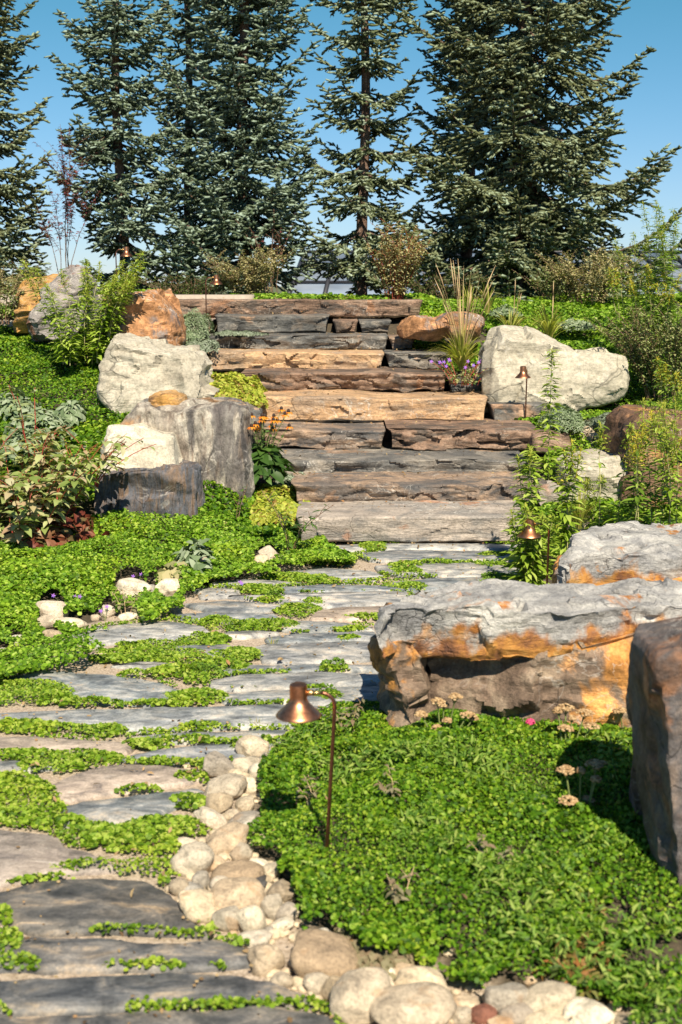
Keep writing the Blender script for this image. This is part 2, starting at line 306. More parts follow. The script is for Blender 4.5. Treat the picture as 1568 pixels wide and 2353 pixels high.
# ---------------------------------------------------------------- steps
TREADS = []
def ledge(label, xl, xr, ytop, ybot, Y, depth, mat, seed, taper=(.25, .25), rough=1.0, cat='stone step', name='stone_step', group='stone slab steps', dip=0.0):
    TREADS.append((at(xl, ytop, Y)[0], at(xr, ytop, Y)[0], Y, at(784, ytop, Y)[2])); zt = at(784, ytop, Y)[2]; zb = at(784, ybot, Y + .03)[2]; h = zt - zb
    A = at(xl, ytop, Y)[0]; B = at(xr, ytop, Y)[0]
    n = max(12, int((B - A) / .011)); xs = np.linspace(A, B, n)
    # cross-section, u = distance back from the front line, w = height 0..1
    prof = [(depth, 1)] + [(d, 1) for d in (depth * .6, .25, .15, .09, .05, .025)] + [(.006, .985)] + [(-.006 + .0 * k, 1 - k / 15) for k in range(1, 14)] + [(.03, .03), (.08, 0), (.2, -.02), (depth, -.02)]
    prof = np.array(prof, float); k = len(prof)
    X = np.repeat(xs[:, None], k, 1); U = np.repeat(prof[None, :, 0], n, 0); W = np.repeat(prof[None, :, 1], n, 0)
    e = np.stack([xs * 1.4, xs * 0 + seed * 3.1, xs * 0], 1)
    line = fbm(e, seed, 5) * .055 * rough
    ebot = np.abs(fbm(np.stack([xs * 2.6, xs * 0 + seed, xs * 0 + 5], 1), seed + 9, 5)) * .38 * rough      # the ragged lower edge
    topn = fbm(np.stack([xs * 2.0, xs * 0 + seed, xs * 0 + 8], 1), seed + 5, 4) * .035
    face = (U < .04) & (W < .99)
    recess = sstep(0, 1, (1 - W)) * ebot[:, None] * h * .75
    Z = zt - (1 - W) * h * (1 - ebot[:, None] * .55 * (1 - W)) + topn[:, None] * h * 2 * W
    Yc = Y + U + line[:, None] + recess * face + (U > .02) * (W < .05) * recess
    # broken bedding on the face
    P = np.stack([X.ravel() * 2.2, Z.ravel() * 26, U.ravel() * 0 + seed], 1)
    st = vn(P, seed + 3).reshape(n, k); st = np.clip(st * 3, -1, 1)
    P2 = np.stack([X.ravel() * 7, Z.ravel() * 12, U.ravel() * 0 + seed], 1)
    chip = fbm(P2, seed + 4, 4).reshape(n, k)
    rs = np.random.RandomState(seed + 70); K = int((B - A) * 11) + 4; kx = rs.uniform(A, B, K); kz = rs.uniform(zb, zt, K); ko = rs.normal(size=K) * .009; ktx = rs.normal(size=K) * .12; ktz = rs.normal(size=K) * .18
    wx = X + fbm(P2 * .8, seed + 21, 3).reshape(n, k) * .08; D = (wx[..., None] - kx) ** 2 + ((Z[..., None] - kz) * 2.6) ** 2; ki = D.argmin(-1)
    cell = ko[ki] + ktx[ki] * np.clip(X - kx[ki], -.12, .12) + ktz[ki] * (Z - kz[ki])
    Yc += face * (st * .007 + chip * .016 + cell) * rough
    P3 = np.stack([X.ravel() * 3, Yc.ravel() * 4, Z.ravel() * 4], 1)
    Z += fbm(P3, seed + 7, 4).reshape(n, k) * .008 * (W > .5)
    if dip: Z += (np.linspace(0, dip, n))[:, None]
    # ends: rounded and cut aslant
    t = np.minimum(xs - A, B - xs); r = .05
    wl = np.clip(1 - (xs - A) / r, 0, 1) ** 2; wr = np.clip(1 - (B - xs) / r, 0, 1) ** 2
    Yc += (wl + wr)[:, None] * .05 * (U < .1)
    X = X + (taper[0] * wl - taper[1] * wr)[:, None] * (1 - W) * h * 1.2
    V = np.stack([X, Yc, Z], -1).reshape(-1, 3)
    f = [(i * k + j, (i + 1) * k + j, (i + 1) * k + j + 1, i * k + j + 1) for i in range(n - 1) for j in range(k - 1)]
    f += [tuple(range(k)), tuple((n - 1) * k + j for j in range(k - 1, -1, -1))]
    f += [(i * k + k - 1, (i + 1) * k + k - 1, (i + 1) * k, i * k) for i in range(n - 1)]
    mb = MB(); mb.add(V, f)
    o = mb.build(name, M[mat], origin=((A + B) / 2, Y, zb), smooth=True)
    sharp(o, 42); o.data.materials.append(M['pave_grey'] if mat not in ('slate_brown',) else M['pave_tan'])
    nz = np.empty(len(o.data.polygons) * 3, np.float32); o.data.polygons.foreach_get('normal', nz); o.data.polygons.foreach_set('material_index', (nz[2::3] > .8).astype(np.int32))
    return tag(o, label, cat, group)
def sharp(o, deg):
    me = o.data
    try: me.set_sharp_from_angle(angle=R(deg))
    except Exception: pass
SY = [None, 8.9, 9.56, 10.22, 10.88, 11.54, 12.2, 12.86, 13.52, 14.18, 14.84]
ledge('lowest step of pale pinkish banded stone rising from the paved path', 680, 1215, 1188, 1250, SY[1], .80, 'slate_pink', 1, rough=.35)
ledge('second step from the bottom, grey tan, its left end buried in yellow green creeper', 668, 1262, 1114, 1160, SY[2], .80, 'slate_mixed', 2, taper=(.9, .2))
ledge('third step from the bottom, long grey brown slab with thin white scratches', 632, 1218, 1058, 1099, SY[3], .80, 'slate_grey', 31, taper=(1.6, .4), rough=1.1)
ledge('fourth step from the bottom, its left slab, rust and tan with grey top', 600, 887, 990, 1036, SY[4], .80, 'slate_mixed', 4)
ledge('fourth step from the bottom, its right slab, long jagged dark and brown rock', 889, 1236, 985, 1037, SY[4] - .02, .80, 'slate_brown', 5, taper=(1.2, .8), rough=1.5)
ledge('thick smooth orange tan step slab halfway up the stairs', 563, 1123, 914, 973, SY[5], .80, 'slate_tan', 6, rough=.45)
ledge('brown step slab with a white mineral patch, just above the orange tan slab', 552, 1033, 858, 908, SY[6], .80, 'slate_brown', 7, taper=(1.4, .8), rough=1.4)
ledge('yellowish tan step slab with grey left end, above the slab with the white patch', 476, 884, 811, 856, SY[7], .80, 'slate_tan', 8, rough=.8)
ledge('short jagged dark slab on the right end of the yellowish tan step', 886, 1036, 811, 852, SY[7] + .01, .80, 'slate_dark', 9, rough=1.6)
ledge('long dark grey step slab with a ragged lower edge, third from the top', 468, 893, 773, 807, SY[8], .80, 'slate_dark', 10, taper=(1.5, .2), rough=1.4)
ledge('small tan block ending the third step from the top on the right', 895, 956, 774, 808, SY[8] + .02, .70, 'slate_mixed', 11)
ledge('dark banded step slab directly under the top step behind the lamp post', 492, 757, 724, 768, SY[9], .80, 'slate_dark', 12, rough=.7)
ledge('pale short step block partly hidden by silver green thyme left of the dark banded slab', 400, 489, 734, 768, SY[9] + .04, .75, 'slate_pink', 13)
ledge('small reddish brown block second from right in the row under the top step', 765, 823, 737, 768, SY[9] + .03, .75, 'slate_brown', 14)
ledge('small dark block at the right end of the row under the top step', 825, 900, 737, 768, SY[9] + .02, .75, 'slate_dark', 15, rough=1.2)
ledge('topmost step, a long even brown slab', 340, 972, 689, 731, SY[10], .80, 'slate_brown', 16, rough=.6)
ledge('dark block of split stone behind the lamp, in front of the large pale boulder', 1127, 1250, 930, 980, SY[4] + .62, .45, 'slate_dark', 17, rough=.9, cat='stone block', name='stone_block', group='edging blocks beside the stairs')
ledge('small dark block under the purple geranium at the stair edge', 1031, 1118, 874, 911, SY[5] + .66, .45, 'slate_dark', 18, cat='stone block', name='stone_block', group='edging blocks beside the stairs')
# ---------------------------------------------------------------- paving slabs
PN = [0]; OUTL = []
def pave(label, pts, mat, thick=.018, jit=.010):
    PN[0] += 1; seed = 100 + PN[0]
    P = np.array([atz(x, y, thick)[:2] for x, y in pts]); c = P.mean(0)
    seg = []
    for i in range(len(P)):                          # Catmull-Rom between the traced corners, then a broken edge
        p0, a, b, p3 = P[i - 1], P[i], P[(i + 1) % len(P)], P[(i + 2) % len(P)]
        n = max(1, int(np.linalg.norm(b - a) / .022))
        for k in range(n):
            t = k / n; cr = .5 * ((2 * a) + (b - p0) * t + (2 * p0 - 5 * a + 4 * b - p3) * t * t + (3 * a - p0 - 3 * b + p3) * t ** 3)
            seg.append(.22 * cr + .78 * (a + (b - a) * t))
    S = np.array(seg); area = np.sum(S[:, 0] * np.roll(S[:, 1], -1) - np.roll(S[:, 0], -1) * S[:, 1])
    if area < 0: S = S[::-1]
    d = np.roll(S, -1, 0) - np.roll(S, 1, 0); d /= np.linalg.norm(d, axis=1)[:, None] + 1e-9; nr = np.stack([d[:, 1], -d[:, 0]], 1)
    q = np.concatenate([S * 9, np.full((len(S), 1), seed)], 1)
    S = S + nr * (.001 + fbm(q, seed, 4) * jit * 1.5)[:, None]
    OUTL.append(np.concatenate([S, nr], 1))
    q2 = np.concatenate([S * 14, np.full((len(S), 1), seed + .5)], 1); w = np.abs(fbm(q2, seed + 2, 3))
    tilt = np.array([random.uniform(-.004, .004), random.uniform(-.006, .006)])
    def ring(off, z): 
        xy = S - nr * off[:, None]; return np.concatenate([xy, (z + (xy - c) @ tilt)[:, None]], 1)
    n = len(S); one = np.ones(n)
    rings = [ring(0 * one, one * -.03), ring(-.004 + w * .006, one * (thick - .016)), ring(.002 + w * .008, one * (thick - .005) - w * .004), ring(.010 + w * .014, one * thick)]
    f = [(r * n + i, r * n + (i + 1) % n, (r + 1) * n + (i + 1) % n, (r + 1) * n + i) for r in range(3) for i in range(n)]
    f += [tuple(range(3 * n, 4 * n))]
    mb = MB(); mb.add(np.concatenate(rings), f)
    o = mb.build('paving_slab', M[mat], origin=(c[0], c[1], 0)); tag(o, label, 'paving slab', 'flat slabs paving the path'); return o
random.seed(3)
for lab, pts, m in [
 ('nearest dark slab, cut by the bottom edge of the photo', [(-90, 2337), (160, 2327), (400, 2315), (640, 2307), (765, 2325), (810, 2365), (815, 2450), (-90, 2450)], 'pave_dark'),
 ('second dark slab from the bottom, pointed at its right end by the cobbles', [(-90, 2248), (170, 2240), (330, 2232), (536, 2234), (620, 2250), (700, 2281), (757, 2311), (640, 2298), (363, 2305), (160, 2314), (-90, 2326)], 'pave_dark'),
 ('third dark slab from the bottom, narrow, its right end at a spotted cream cobble', [(-90, 2150), (120, 2148), (260, 2155), (380, 2160), (495, 2157), (540, 2171), (590, 2182), (588, 2198), (512, 2216), (330, 2217), (180, 2220), (55, 2217), (-90, 2222)], 'pave_dark'),
 ('large dark rounded slab in the lower left with curved top edge', [(-90, 2052), (0, 2042), (120, 2021), (240, 2014), (335, 2020), (379, 2040), (405, 2068), (443, 2105), (486, 2134), (476, 2146), (363, 2137), (242, 2132), (133, 2138), (68, 2131), (20, 2108), (-90, 2102)], 'pave_dark'),
 ('brownish grey slab with stepped right edge at the left side, above the large dark slab', [(-90, 1900), (0, 1905), (72, 1909), (133, 1924), (145, 1943), (210, 1956), (246, 1976), (276, 1988), (160, 1999), (56, 2019), (0, 2027), (-90, 2030)], 'pave_tan'),
 ('blue grey slab with pale orange stains beside the upper cobbles', [(133, 1851), (282, 1829), (443, 1809), (467, 1815), (443, 1835), (346, 1876), (242, 1900), (149, 1887)], 'pave_blue'),
 ('tan pointed slab just above the stained blue grey one', [(72, 1823), (161, 1778), (258, 1757), (363, 1757), (471, 1773), (465, 1783), (403, 1795), (282, 1813), (141, 1841), (89, 1831)], 'pave_tan'),
 ('small bluish slab tip at the left edge between clover strips', [(-90, 1748), (100, 1747), (157, 1749), (129, 1761), (12, 1775), (-90, 1782)], 'pave_blue'),
 ('pinkish tan slab at the left edge below the longest slab', [(-90, 1690), (60, 1690), (161, 1695), (308, 1706), (288, 1724), (210, 1731), (100, 1724), (-90, 1730)], 'pave_tan'),
 ('grey slab with a white nick in its front edge, leading to the topmost cobbles', [(276, 1741), (335, 1723), (500, 1708), (650, 1707), (640, 1722), (560, 1738), (475, 1747), (363, 1751)], 'pave_grey'),
 ('thin bluish slab just below the longest slab, left of the near lamp', [(292, 1690), (363, 1684), (500, 1679), (655, 1675), (668, 1697), (540, 1701), (400, 1698), (310, 1701)], 'pave_blue'),
 ('longest slab, light grey, crossing the whole path behind the near lamp', [(-90, 1642), (0, 1636), (150, 1630), (282, 1626), (524, 1620), (640, 1618), (735, 1622), (742, 1650), (690, 1661), (600, 1665), (363, 1673), (181, 1671), (60, 1660), (-90, 1656)], 'pave_grey'),
 ('broad bluish slab with wavy outline ringed by clover at the left', [(-10, 1562), (30, 1550), (93, 1540), (169, 1543), (322, 1555), (415, 1584), (417, 1599), (343, 1617), (250, 1611), (177, 1606), (150, 1584), (60, 1572)], 'pave_blue'),
 ('wide grey slab directly behind the copper hat of the near lamp', [(483, 1562), (517, 1553), (620, 1545), (693, 1542), (880, 1548), (884, 1562), (780, 1572), (605, 1580), (520, 1579), (490, 1574)], 'pave_grey'),
 ('bluish slab level with the rim of the near lamp', [(505, 1594), (560, 1587), (720, 1581), (880, 1575), (884, 1600), (770, 1613), (640, 1611), (560, 1612), (518, 1607)], 'pave_blue'),
 ('short dark narrow slab left of a sandy gap, two rows behind the near lamp', [(560, 1527), (652, 1529), (610, 1541), (500, 1545), (500, 1536)], 'pave_blue'),
 ('narrow dark slab by the overhanging bench stone, right of a sandy gap', [(652, 1537), (664, 1526), (722, 1524), (870, 1527), (876, 1538), (760, 1536)], 'pave_blue'),
 ('large light grey slab left of the orange bench stone', [(556, 1490), (600, 1479), (700, 1475), (862, 1473), (868, 1508), (800, 1515), (650, 1519), (604, 1516), (590, 1502)], 'pave_grey'),
 ('blue grey slab ending at the left corner of the orange bench stone', [(612, 1464), (700, 1453), (860, 1450), (864, 1467), (700, 1472), (630, 1474)], 'pave_blue'),
 ('short bluish slab between clover strips mid path', [(630, 1430), (700, 1425), (790, 1430), (850, 1437), (860, 1445), (760, 1445), (690, 1449), (632, 1441)], 'pave_blue'),
 ('thin pale slab touching the clover at the end of the short bluish one', [(520, 1449), (600, 1447), (640, 1452), (560, 1461), (500, 1459)], 'pave_grey'),
 ('long smooth grey slab with rounded left end beside the pebbles', [(157, 1447), (282, 1433), (387, 1425), (471, 1438), (483, 1449), (443, 1462), (322, 1470), (210, 1482), (173, 1464)], 'pave_grey'),
 ('pale tan small slab below the long grey slab with rounded end', [(192, 1495), (242, 1489), (335, 1485), (322, 1502), (225, 1505)], 'pave_tan'),
 ('dark blue slab by a sandy patch in the middle of the clover strips', [(403, 1483), (520, 1479), (548, 1488), (545, 1500), (480, 1510), (420, 1499)], 'pave_blue'),
 ('thin pale slab sunk in clover above the broad wavy slab', [(250, 1526), (322, 1519), (400, 1521), (484, 1529), (475, 1540), (363, 1536)], 'pave_grey'),
 ('dark grey slab left of mid path, wedge shaped at its left end', [(387, 1413), (463, 1406), (632, 1409), (640, 1419), (560, 1424), (455, 1423)], 'pave_blue'),
 ('long bluish slab whose left end touches the white bedside cobbles', [(420, 1385), (517, 1380), (600, 1383), (652, 1392), (600, 1402), (484, 1402)], 'pave_blue'),
 ('pale brown slab beyond the bench stone, right side of the path', [(725, 1402), (800, 1393), (900, 1391), (905, 1412), (800, 1420), (712, 1422)], 'pave_tan'),
 ('long light slab crossing from mid path to the bench stone', [(520, 1368), (650, 1364), (780, 1359), (940, 1360), (930, 1384), (750, 1391), (680, 1385), (590, 1374)], 'pave_grey'),
 ('pale slab with clover behind it, at the left edge near a silver plant', [(440, 1353), (484, 1349), (560, 1355), (530, 1367), (463, 1371)], 'pave_grey'),
 ('light bluish slab right of a moss clump, five rows from the stairs', [(640, 1348), (750, 1342), (870, 1343), (960, 1346), (950, 1355), (760, 1357), (660, 1358)], 'pave_blue'),
 ('slim grey slab bordered by clover on both ends at the left of the path', [(485, 1334), (560, 1330), (640, 1334), (700, 1339), (640, 1346), (490, 1344)], 'pave_grey'),
 ('wide pale slab four rows from the stairs', [(610, 1320), (693, 1309), (750, 1305), (840, 1309), (888, 1322), (862, 1332), (780, 1336), (700, 1329)], 'pave_grey'),
 ('slab at the right edge of the path under the tall goldenrod', [(905, 1336), (1000, 1327), (1190, 1326), (1225, 1345), (1000, 1352), (890, 1346)], 'pave_blue'),
 ('grey slab right of two moss clumps', [(862, 1300), (960, 1293), (1100, 1292), (1210, 1300), (1215, 1316), (1040, 1322), (930, 1322), (880, 1315)], 'pave_grey'),
 ('dark slab two rows from the lowest step', [(820, 1272), (900, 1263), (1050, 1265), (1205, 1267), (1205, 1286), (950, 1290), (855, 1286)], 'pave_blue'),
 ('light strip of slab right at the foot of the lowest step', [(742, 1254), (860, 1249), (1000, 1247), (1205, 1250), (1205, 1260), (950, 1259), (790, 1265)], 'pave_grey'),
]: pave(lab, pts, m)
# ---------------------------------------------------------------- boulders
def remesh(mb, voxel):
    o = mb.build('tmp', M['slate_grey']); md = o.modifiers.new('r', 'REMESH'); md.mode = 'VOXEL'; md.voxel_size = voxel
    bpy.context.view_layer.update(); dg = bpy.context.evaluated_depsgraph_get()
    me = bpy.data.meshes.new_from_object(o.evaluated_get(dg)); old = o.data; bpy.data.objects.remove(o); bpy.data.meshes.remove(old); return me
def loft(mb, rings):
    n = len(rings[0]); f = [(r * n + i, r * n + (i + 1) % n, (r + 1) * n + (i + 1) % n, (r + 1) * n + i) for r in range(len(rings) - 1) for i in range(n)]
    f += [tuple(range(n - 1, -1, -1)), tuple((len(rings) - 1) * n + i for i in range(n))]
    mb.add(np.concatenate(rings), f)
def finish_rock(me, name, label, mat, seed, amp, strata, clips, cutd, group, cat='boulder', sfreq=18, srot=0.0, flow=0, big=1.0, facet=14):
    n = len(me.vertices); v = np.empty(n * 3, np.float32); me.vertices.foreach_get('co', v); v = v.reshape(-1, 3).astype(float)
    rs = np.random.RandomState(seed); c = (v.max(0) + v.min(0)) / 2; ext = (v.max(0) - v.min(0)) / 2
    for k in range(clips):
        d = rs.normal(size=3); d[1] -= .5; d /= np.linalg.norm(d); s = (v - c) @ d; lim = s.max() * rs.uniform(1 - cutd, 1 - cutd * .3)
        over = np.maximum(s - lim, 0); v -= over[:, None] * d * .92
    me.vertices.foreach_set('co', v.astype(np.float32).ravel()); me.update()
    nr = np.empty(n * 3, np.float32); me.vertices.foreach_get('normal', nr); nr = nr.reshape(-1, 3)
    ca, sa = math.cos(srot), math.sin(srot)
    q = np.stack([v[:, 0] * ca - v[:, 2] * sa, v[:, 1], v[:, 0] * sa + v[:, 2] * ca], 1)
    w = fbm(q * 2.3 * big, seed, 3)[:, None]
    sz = float(ext.max()); K = int(np.clip(facet * (sz / .3) ** 1.5, 12, 150)); pick = rs.choice(n, K, replace=False); S0 = v[pick]; SN = nr[pick] + rs.normal(size=(K, 3)) * .22; SN /= np.linalg.norm(SN, axis=1)[:, None]
    vq = v + np.stack([fbm(q * 6, seed + 31, 3), fbm(q * 6 + 9, seed + 32, 3), fbm(q * 6 + 5, seed + 33, 3)], 1) * .035
    best = np.full(n, 1e9); kk = np.zeros(n, int)
    for i_ in range(K):
        dd = vq - S0[i_]; dn = dd @ nr[pick[i_]]; D = (dd ** 2).sum(1) + 3 * dn ** 2 - (rs.uniform(0, .35) * sz / K ** .5) ** 2
        m_ = D < best; best[m_] = D[m_]; kk[m_] = i_
    dpl = ((v - S0[kk]) * SN[kk]).sum(1); v = v - SN[kk] * (np.clip(dpl, -amp * 2.2, amp * 2.2) * .8)[:, None]
    disp = fbm(q * 2.6 * big, seed + 1, 3) * amp * .5
    # broad chisel facets: flat cells with creases between them
    r = np.abs(fbm(q * np.array([5, 5, 6.5]) * big + w * .6, seed + 3, 4)); disp -= np.clip(.12 - r, 0, 1) * amp * 1.5
    st = vn(q * np.array([1.3, 1.3, sfreq]) + w * 1.5, seed + 2) + .5 * vn(q * np.array([3, 3, sfreq * 2.4]) + w * 1.5, seed + 12)
    disp += np.clip(st * 2.2, -1, 1) * strata * (1 - np.abs(nr[:, 2]) * .6)
    disp += fbm(q * 16, seed + 6, 3) * .006
    v += nr * disp[:, None]
    me.vertices.foreach_set('co', v.astype(np.float32).ravel()); me.update()
    base = np.array([c[0], c[1], v[:, 2].min()]); v -= base; me.vertices.foreach_set('co', v.astype(np.float32).ravel())
    me.polygons.foreach_set('use_smooth', np.ones(len(me.polygons), bool)); me.materials.clear(); me.materials.append(M[mat]); me.update(); me.name = name
    o = bpy.data.objects.new(name, me); o.location = base; col.objects.link(o); sharp(o, 38); return tag(o, label, cat, group)
def boulder(name, label, poly, Y, depth, mat, seed, amp=.02, strata=.008, clips=8, cutd=.14, voxel=.02, front=.35, fs=.80, group='boulders set among the planting', extra=None, rake=0.0, **k):
    W = np.array([at(x, y, Y) for x, y in poly]); c = W.mean(0); mb = MB()
    def ring(yo, s, dz=0): 
        r = c + (W - c) * s; r[:, 1] = Y + yo; r[:, 2] += dz; r[:, 1] += (r[:, 2] - W[:, 2].min()) * rake; return r
    loft(mb, [ring(-depth * front, fs), ring(-depth * front * .75, (fs + 1) / 2 + .02), ring(-depth * front * .25, 1.0), ring(depth * .45, .97), ring(depth * .8, .85), ring(depth, .65)])
    if extra: extra(mb)
    return finish_rock(remesh(mb, voxel), name, label, mat, seed, amp, strata, clips, cutd, group, **k)
def block(mb, top, bot, z1, z0, inset=.0):
    T = np.array([list(p) + [z1] for p in top]); B = np.array([list(p) + [z0] for p in bot]); c = T.mean(0)
    Mi = T * .5 + B * .5
    T2 = c + (T - c) * .97; T2[:, 2] = z1; T[:, 2] = z1 - .035
    loft(mb, [B, Mi, T, T2])
M['rusty'] = rock_mat('rusty', [(.09, .075, .075), (.22, .17, .15), (.34, .29, .26)], (1, 1, 1.2), 2.9, rust=.85, rustcol=(.38, .19, .085), vein=.95, rot=(0, 20, 0))
M['orange_band'] = rock_mat('orange_band', [(.20, .11, .06), (.46, .26, .09), (.40, .30, .20)], (1, 1, 3), 2.4, rust=.6, rustcol=(.50, .27, .07), vein=.3, off=(3, 3, 0))
M['grey_craggy'] = rock_mat('grey_craggy', [(.12, .115, .115), (.27, .25, .24), (.38, .33, .30)], (1, 1, 1.6), 3.2, rust=.3, rustcol=(.24, .12, .08), vein=.6, off=(3, 8, 0))
M['sandstone'] = rock_mat('sandstone', [(.28, .25, .195), (.40, .365, .29), (.48, .445, .37)], (1, 1, 2.6), 1.6, rust=0, vein=.15, rot=(0, 14, 0), dark=.8, bump=.4, streak=.45)
M['sandstone_b'] = rock_mat('sandstone_b', [(.31, .28, .215), (.405, .37, .29), (.46, .425, .345)], (1, 1, 2), 1.3, rust=0, vein=.3, dark=.85, bump=.35, streak=.35, off=(4, 4, 4))
M['banded_grey'] = rock_mat('banded_grey', [(.05, .045, .045), (.16, .125, .10), (.34, .30, .25), (.48, .44, .37), (.17, .11, .075)], (3.0, 1, .8), 1.7, rust=.18, rustcol=(.34, .2, .1), vein=.8, rot=(0, 10, 0), streak=.75, dark=.3, blotch=.75, bcol=(.085, .08, .082))
M['cream'] = rock_mat('cream', [(.46, .41, .32), (.58, .53, .42), (.66, .61, .51)], (1, 1, 1), 3, rust=0, vein=.1, dark=.85, bump=.3, streak=.3)
M['dark_upright'] = rock_mat('dark_upright', [(.03, .03, .036), (.11, .085, .07), (.10, .11, .135), (.20, .14, .10), (.06, .045, .04)], (5, 1, .55), 1.9, rust=.12, rustcol=(.22, .12, .05), vein=.4, streak=.55, dark=.5)
M['brown_upright'] = rock_mat('brown_upright', [(.05, .035, .03), (.16, .09, .055), (.30, .19, .11)], (1.3, 1, 1.5), 2.4, rust=.3, rustcol=(.36, .18, .07), vein=.5, off=(1, 1, 8))
M['bench_body'] = rock_mat('bench_body', [(.07, .048, .036), (.20, .14, .10), (.36, .28, .20)], (1, 1, 1.2), 2.6, rust=.25, rustcol=(.50, .23, .06), vein=.35, rot=(0, -30, 0), grad=(.78, .98, .14))
def bench_mat(nm, th):
    # grey lid with orange lower band: the rust belongs to the bedding, so it follows the height of the layer
    m = rock_mat(nm, [(.22, .22, .225), (.40, .39, .375), (.60, .58, .53)], (1, 1, 1.4), 3.4, rust=.08, vein=.5, bump=.6)
    nt = m.node_tree; b = nt.nodes['Principled BSDF']; old = b.inputs['Base Color'].links[0].from_socket
    v = mapv(nt, (1, 1, 1)); sp = nt.nodes.new('ShaderNodeSeparateXYZ'); nt.links.new(v, sp.inputs[0])
    n = noise(nt, mapv(nt, (1, 1, .6)), 5, 5, .6); ma = nt.nodes.new('ShaderNodeMath'); ma.operation = 'MULTIPLY_ADD'; nt.links.new(n, ma.inputs[0]); ma.inputs[1].default_value = .42; nt.links.new(sp.outputs[2], ma.inputs[2])
    f = ramp(nt, ma.outputs[0], [(th, 1.0), (th + .04, 0.0)])
    f2 = ramp(nt, noise(nt, mapv(nt, (1, 1, .8), (0, 0, 0), (2, 0, 5)), 4.2, 5, .65), [(.64, 0.0), (.67, 1.0)])
    ff = mixc(nt, 1.0, f, f2, 'LIGHTEN')
    rc = ramp(nt, noise(nt, v, 9, 5, .65), [(.3, (.12, .055, .035)), (.42, (.30, .13, .05)), (.52, (.48, .22, .05)), (.66, (.52, .30, .10)), (.75, (.38, .33, .27))])
    nt.links.new(mixc(nt, ff, old, rc), b.inputs['Base Color']); return m
M['bench_lid'] = bench_mat('bench_lid', .655); M['bench_lid_far'] = bench_mat('bench_lid_far', .50)
# left side, from far to near
boulder('boulder', 'orange and yellow boulder with flat top at the far left below the spruces', [(38, 765), (42, 690), (62, 645), (100, 640), (150, 632), (175, 680), (168, 765)], 13.4, .9, 'orange_band', 21, strata=.012)
boulder('boulder', 'jagged grey boulder with brown patches, its white peak left of the goldenrod', [(58, 785), (72, 740), (95, 700), (98, 670), (118, 658), (122, 618), (148, 612), (190, 622), (215, 680), (225, 740), (215, 790)], 13.0, .7, 'grey_craggy', 22, amp=.035, strata=.015, clips=16, cutd=.2)
boulder('boulder', 'small rusty boulder tip rising behind the goldenrod next to the far left lamp', [(236, 720), (246, 680), (264, 652), (282, 672), (294, 700), (290, 730)], 13.9, .45, 'rusty', 23, clips=10)
boulder('boulder', 'tall rust orange and purple boulder with white veins left of the top steps', [(216, 830), (230, 770), (255, 718), (262, 686), (280, 675), (330, 672), (372, 666), (382, 668), (398, 710), (410, 760), (413, 830)], 12.5, .9, 'rusty', 24, amp=.022, clips=10, rake=.25)
boulder('boulder', 'large pale grey sandstone boulder with layered cracks left of the stairs', [(250, 945), (238, 905), (236, 850), (243, 812), (250, 782), (275, 776), (330, 786), (400, 806), (452, 812), (478, 838), (470, 862), (488, 878), (508, 898), (496, 915), (478, 928), (472, 950), (380, 960), (300, 955)], 11.3, 1.0, 'sandstone', 25, amp=.035, strata=.016, clips=7, cutd=.1, srot=.25, sfreq=9, voxel=.016, rake=.3)
boulder('boulder', 'huge upright boulder banded in grey, white and brown left of the lower steps', [(278, 1215), (284, 1000), (288, 955), (312, 938), (420, 936), (540, 936), (562, 945), (566, 1000), (572, 1080), (577, 1150), (572, 1215)], 9.75, 1.0, 'banded_grey', 26, amp=.022, strata=.014, clips=1, cutd=.03, srot=1.45, sfreq=6, voxel=.015, fs=.95, front=.2, rake=.04, facet=9)
boulder('boulder', 'small bright orange rock lying on top of the banded upright boulder', [(333, 944), (340, 918), (362, 906), (400, 902), (420, 908), (428, 925), (426, 944)], 10.0, .22, 'orange_band', 27, amp=.012, voxel=.009, group='rocks lying on other rocks')
boulder('boulder', 'flat reddish brown sliver of rock beneath the small orange rock', [(375, 950), (385, 936), (440, 934), (500, 944), (505, 952)], 10.05, .25, 'rusty', 28, amp=.006, voxel=.01, group='rocks lying on other rocks')
boulder('boulder', 'blocky cream coloured rock between the leafy red shrub and the banded boulder', [(232, 1105), (236, 1030), (245, 990), (270, 980), (310, 982), (335, 1002), (390, 1004), (402, 1030), (418, 1090), (420, 1110)], 9.2, .5, 'cream', 29, amp=.015, strata=.003, clips=9, fs=.88)
boulder('boulder', 'blackish block with upright splits and flat top in front of the cream rock', [(225, 1222), (228, 1100), (240, 1085), (300, 1076), (350, 1073), (440, 1074), (456, 1084), (460, 1150), (463, 1222)], 8.95, .6, 'dark_upright', 30, amp=.014, strata=.014, clips=1, cutd=.03, srot=1.55, sfreq=9, voxel=.014, fs=.97, front=.15, facet=9)
boulder('boulder', 'blue grey slab of rock lying behind the orange coneflowers', [(470, 960), (500, 944), (560, 938), (600, 945), (604, 985), (560, 990)], 10.3, .5, 'slate_dark', 44, amp=.012)
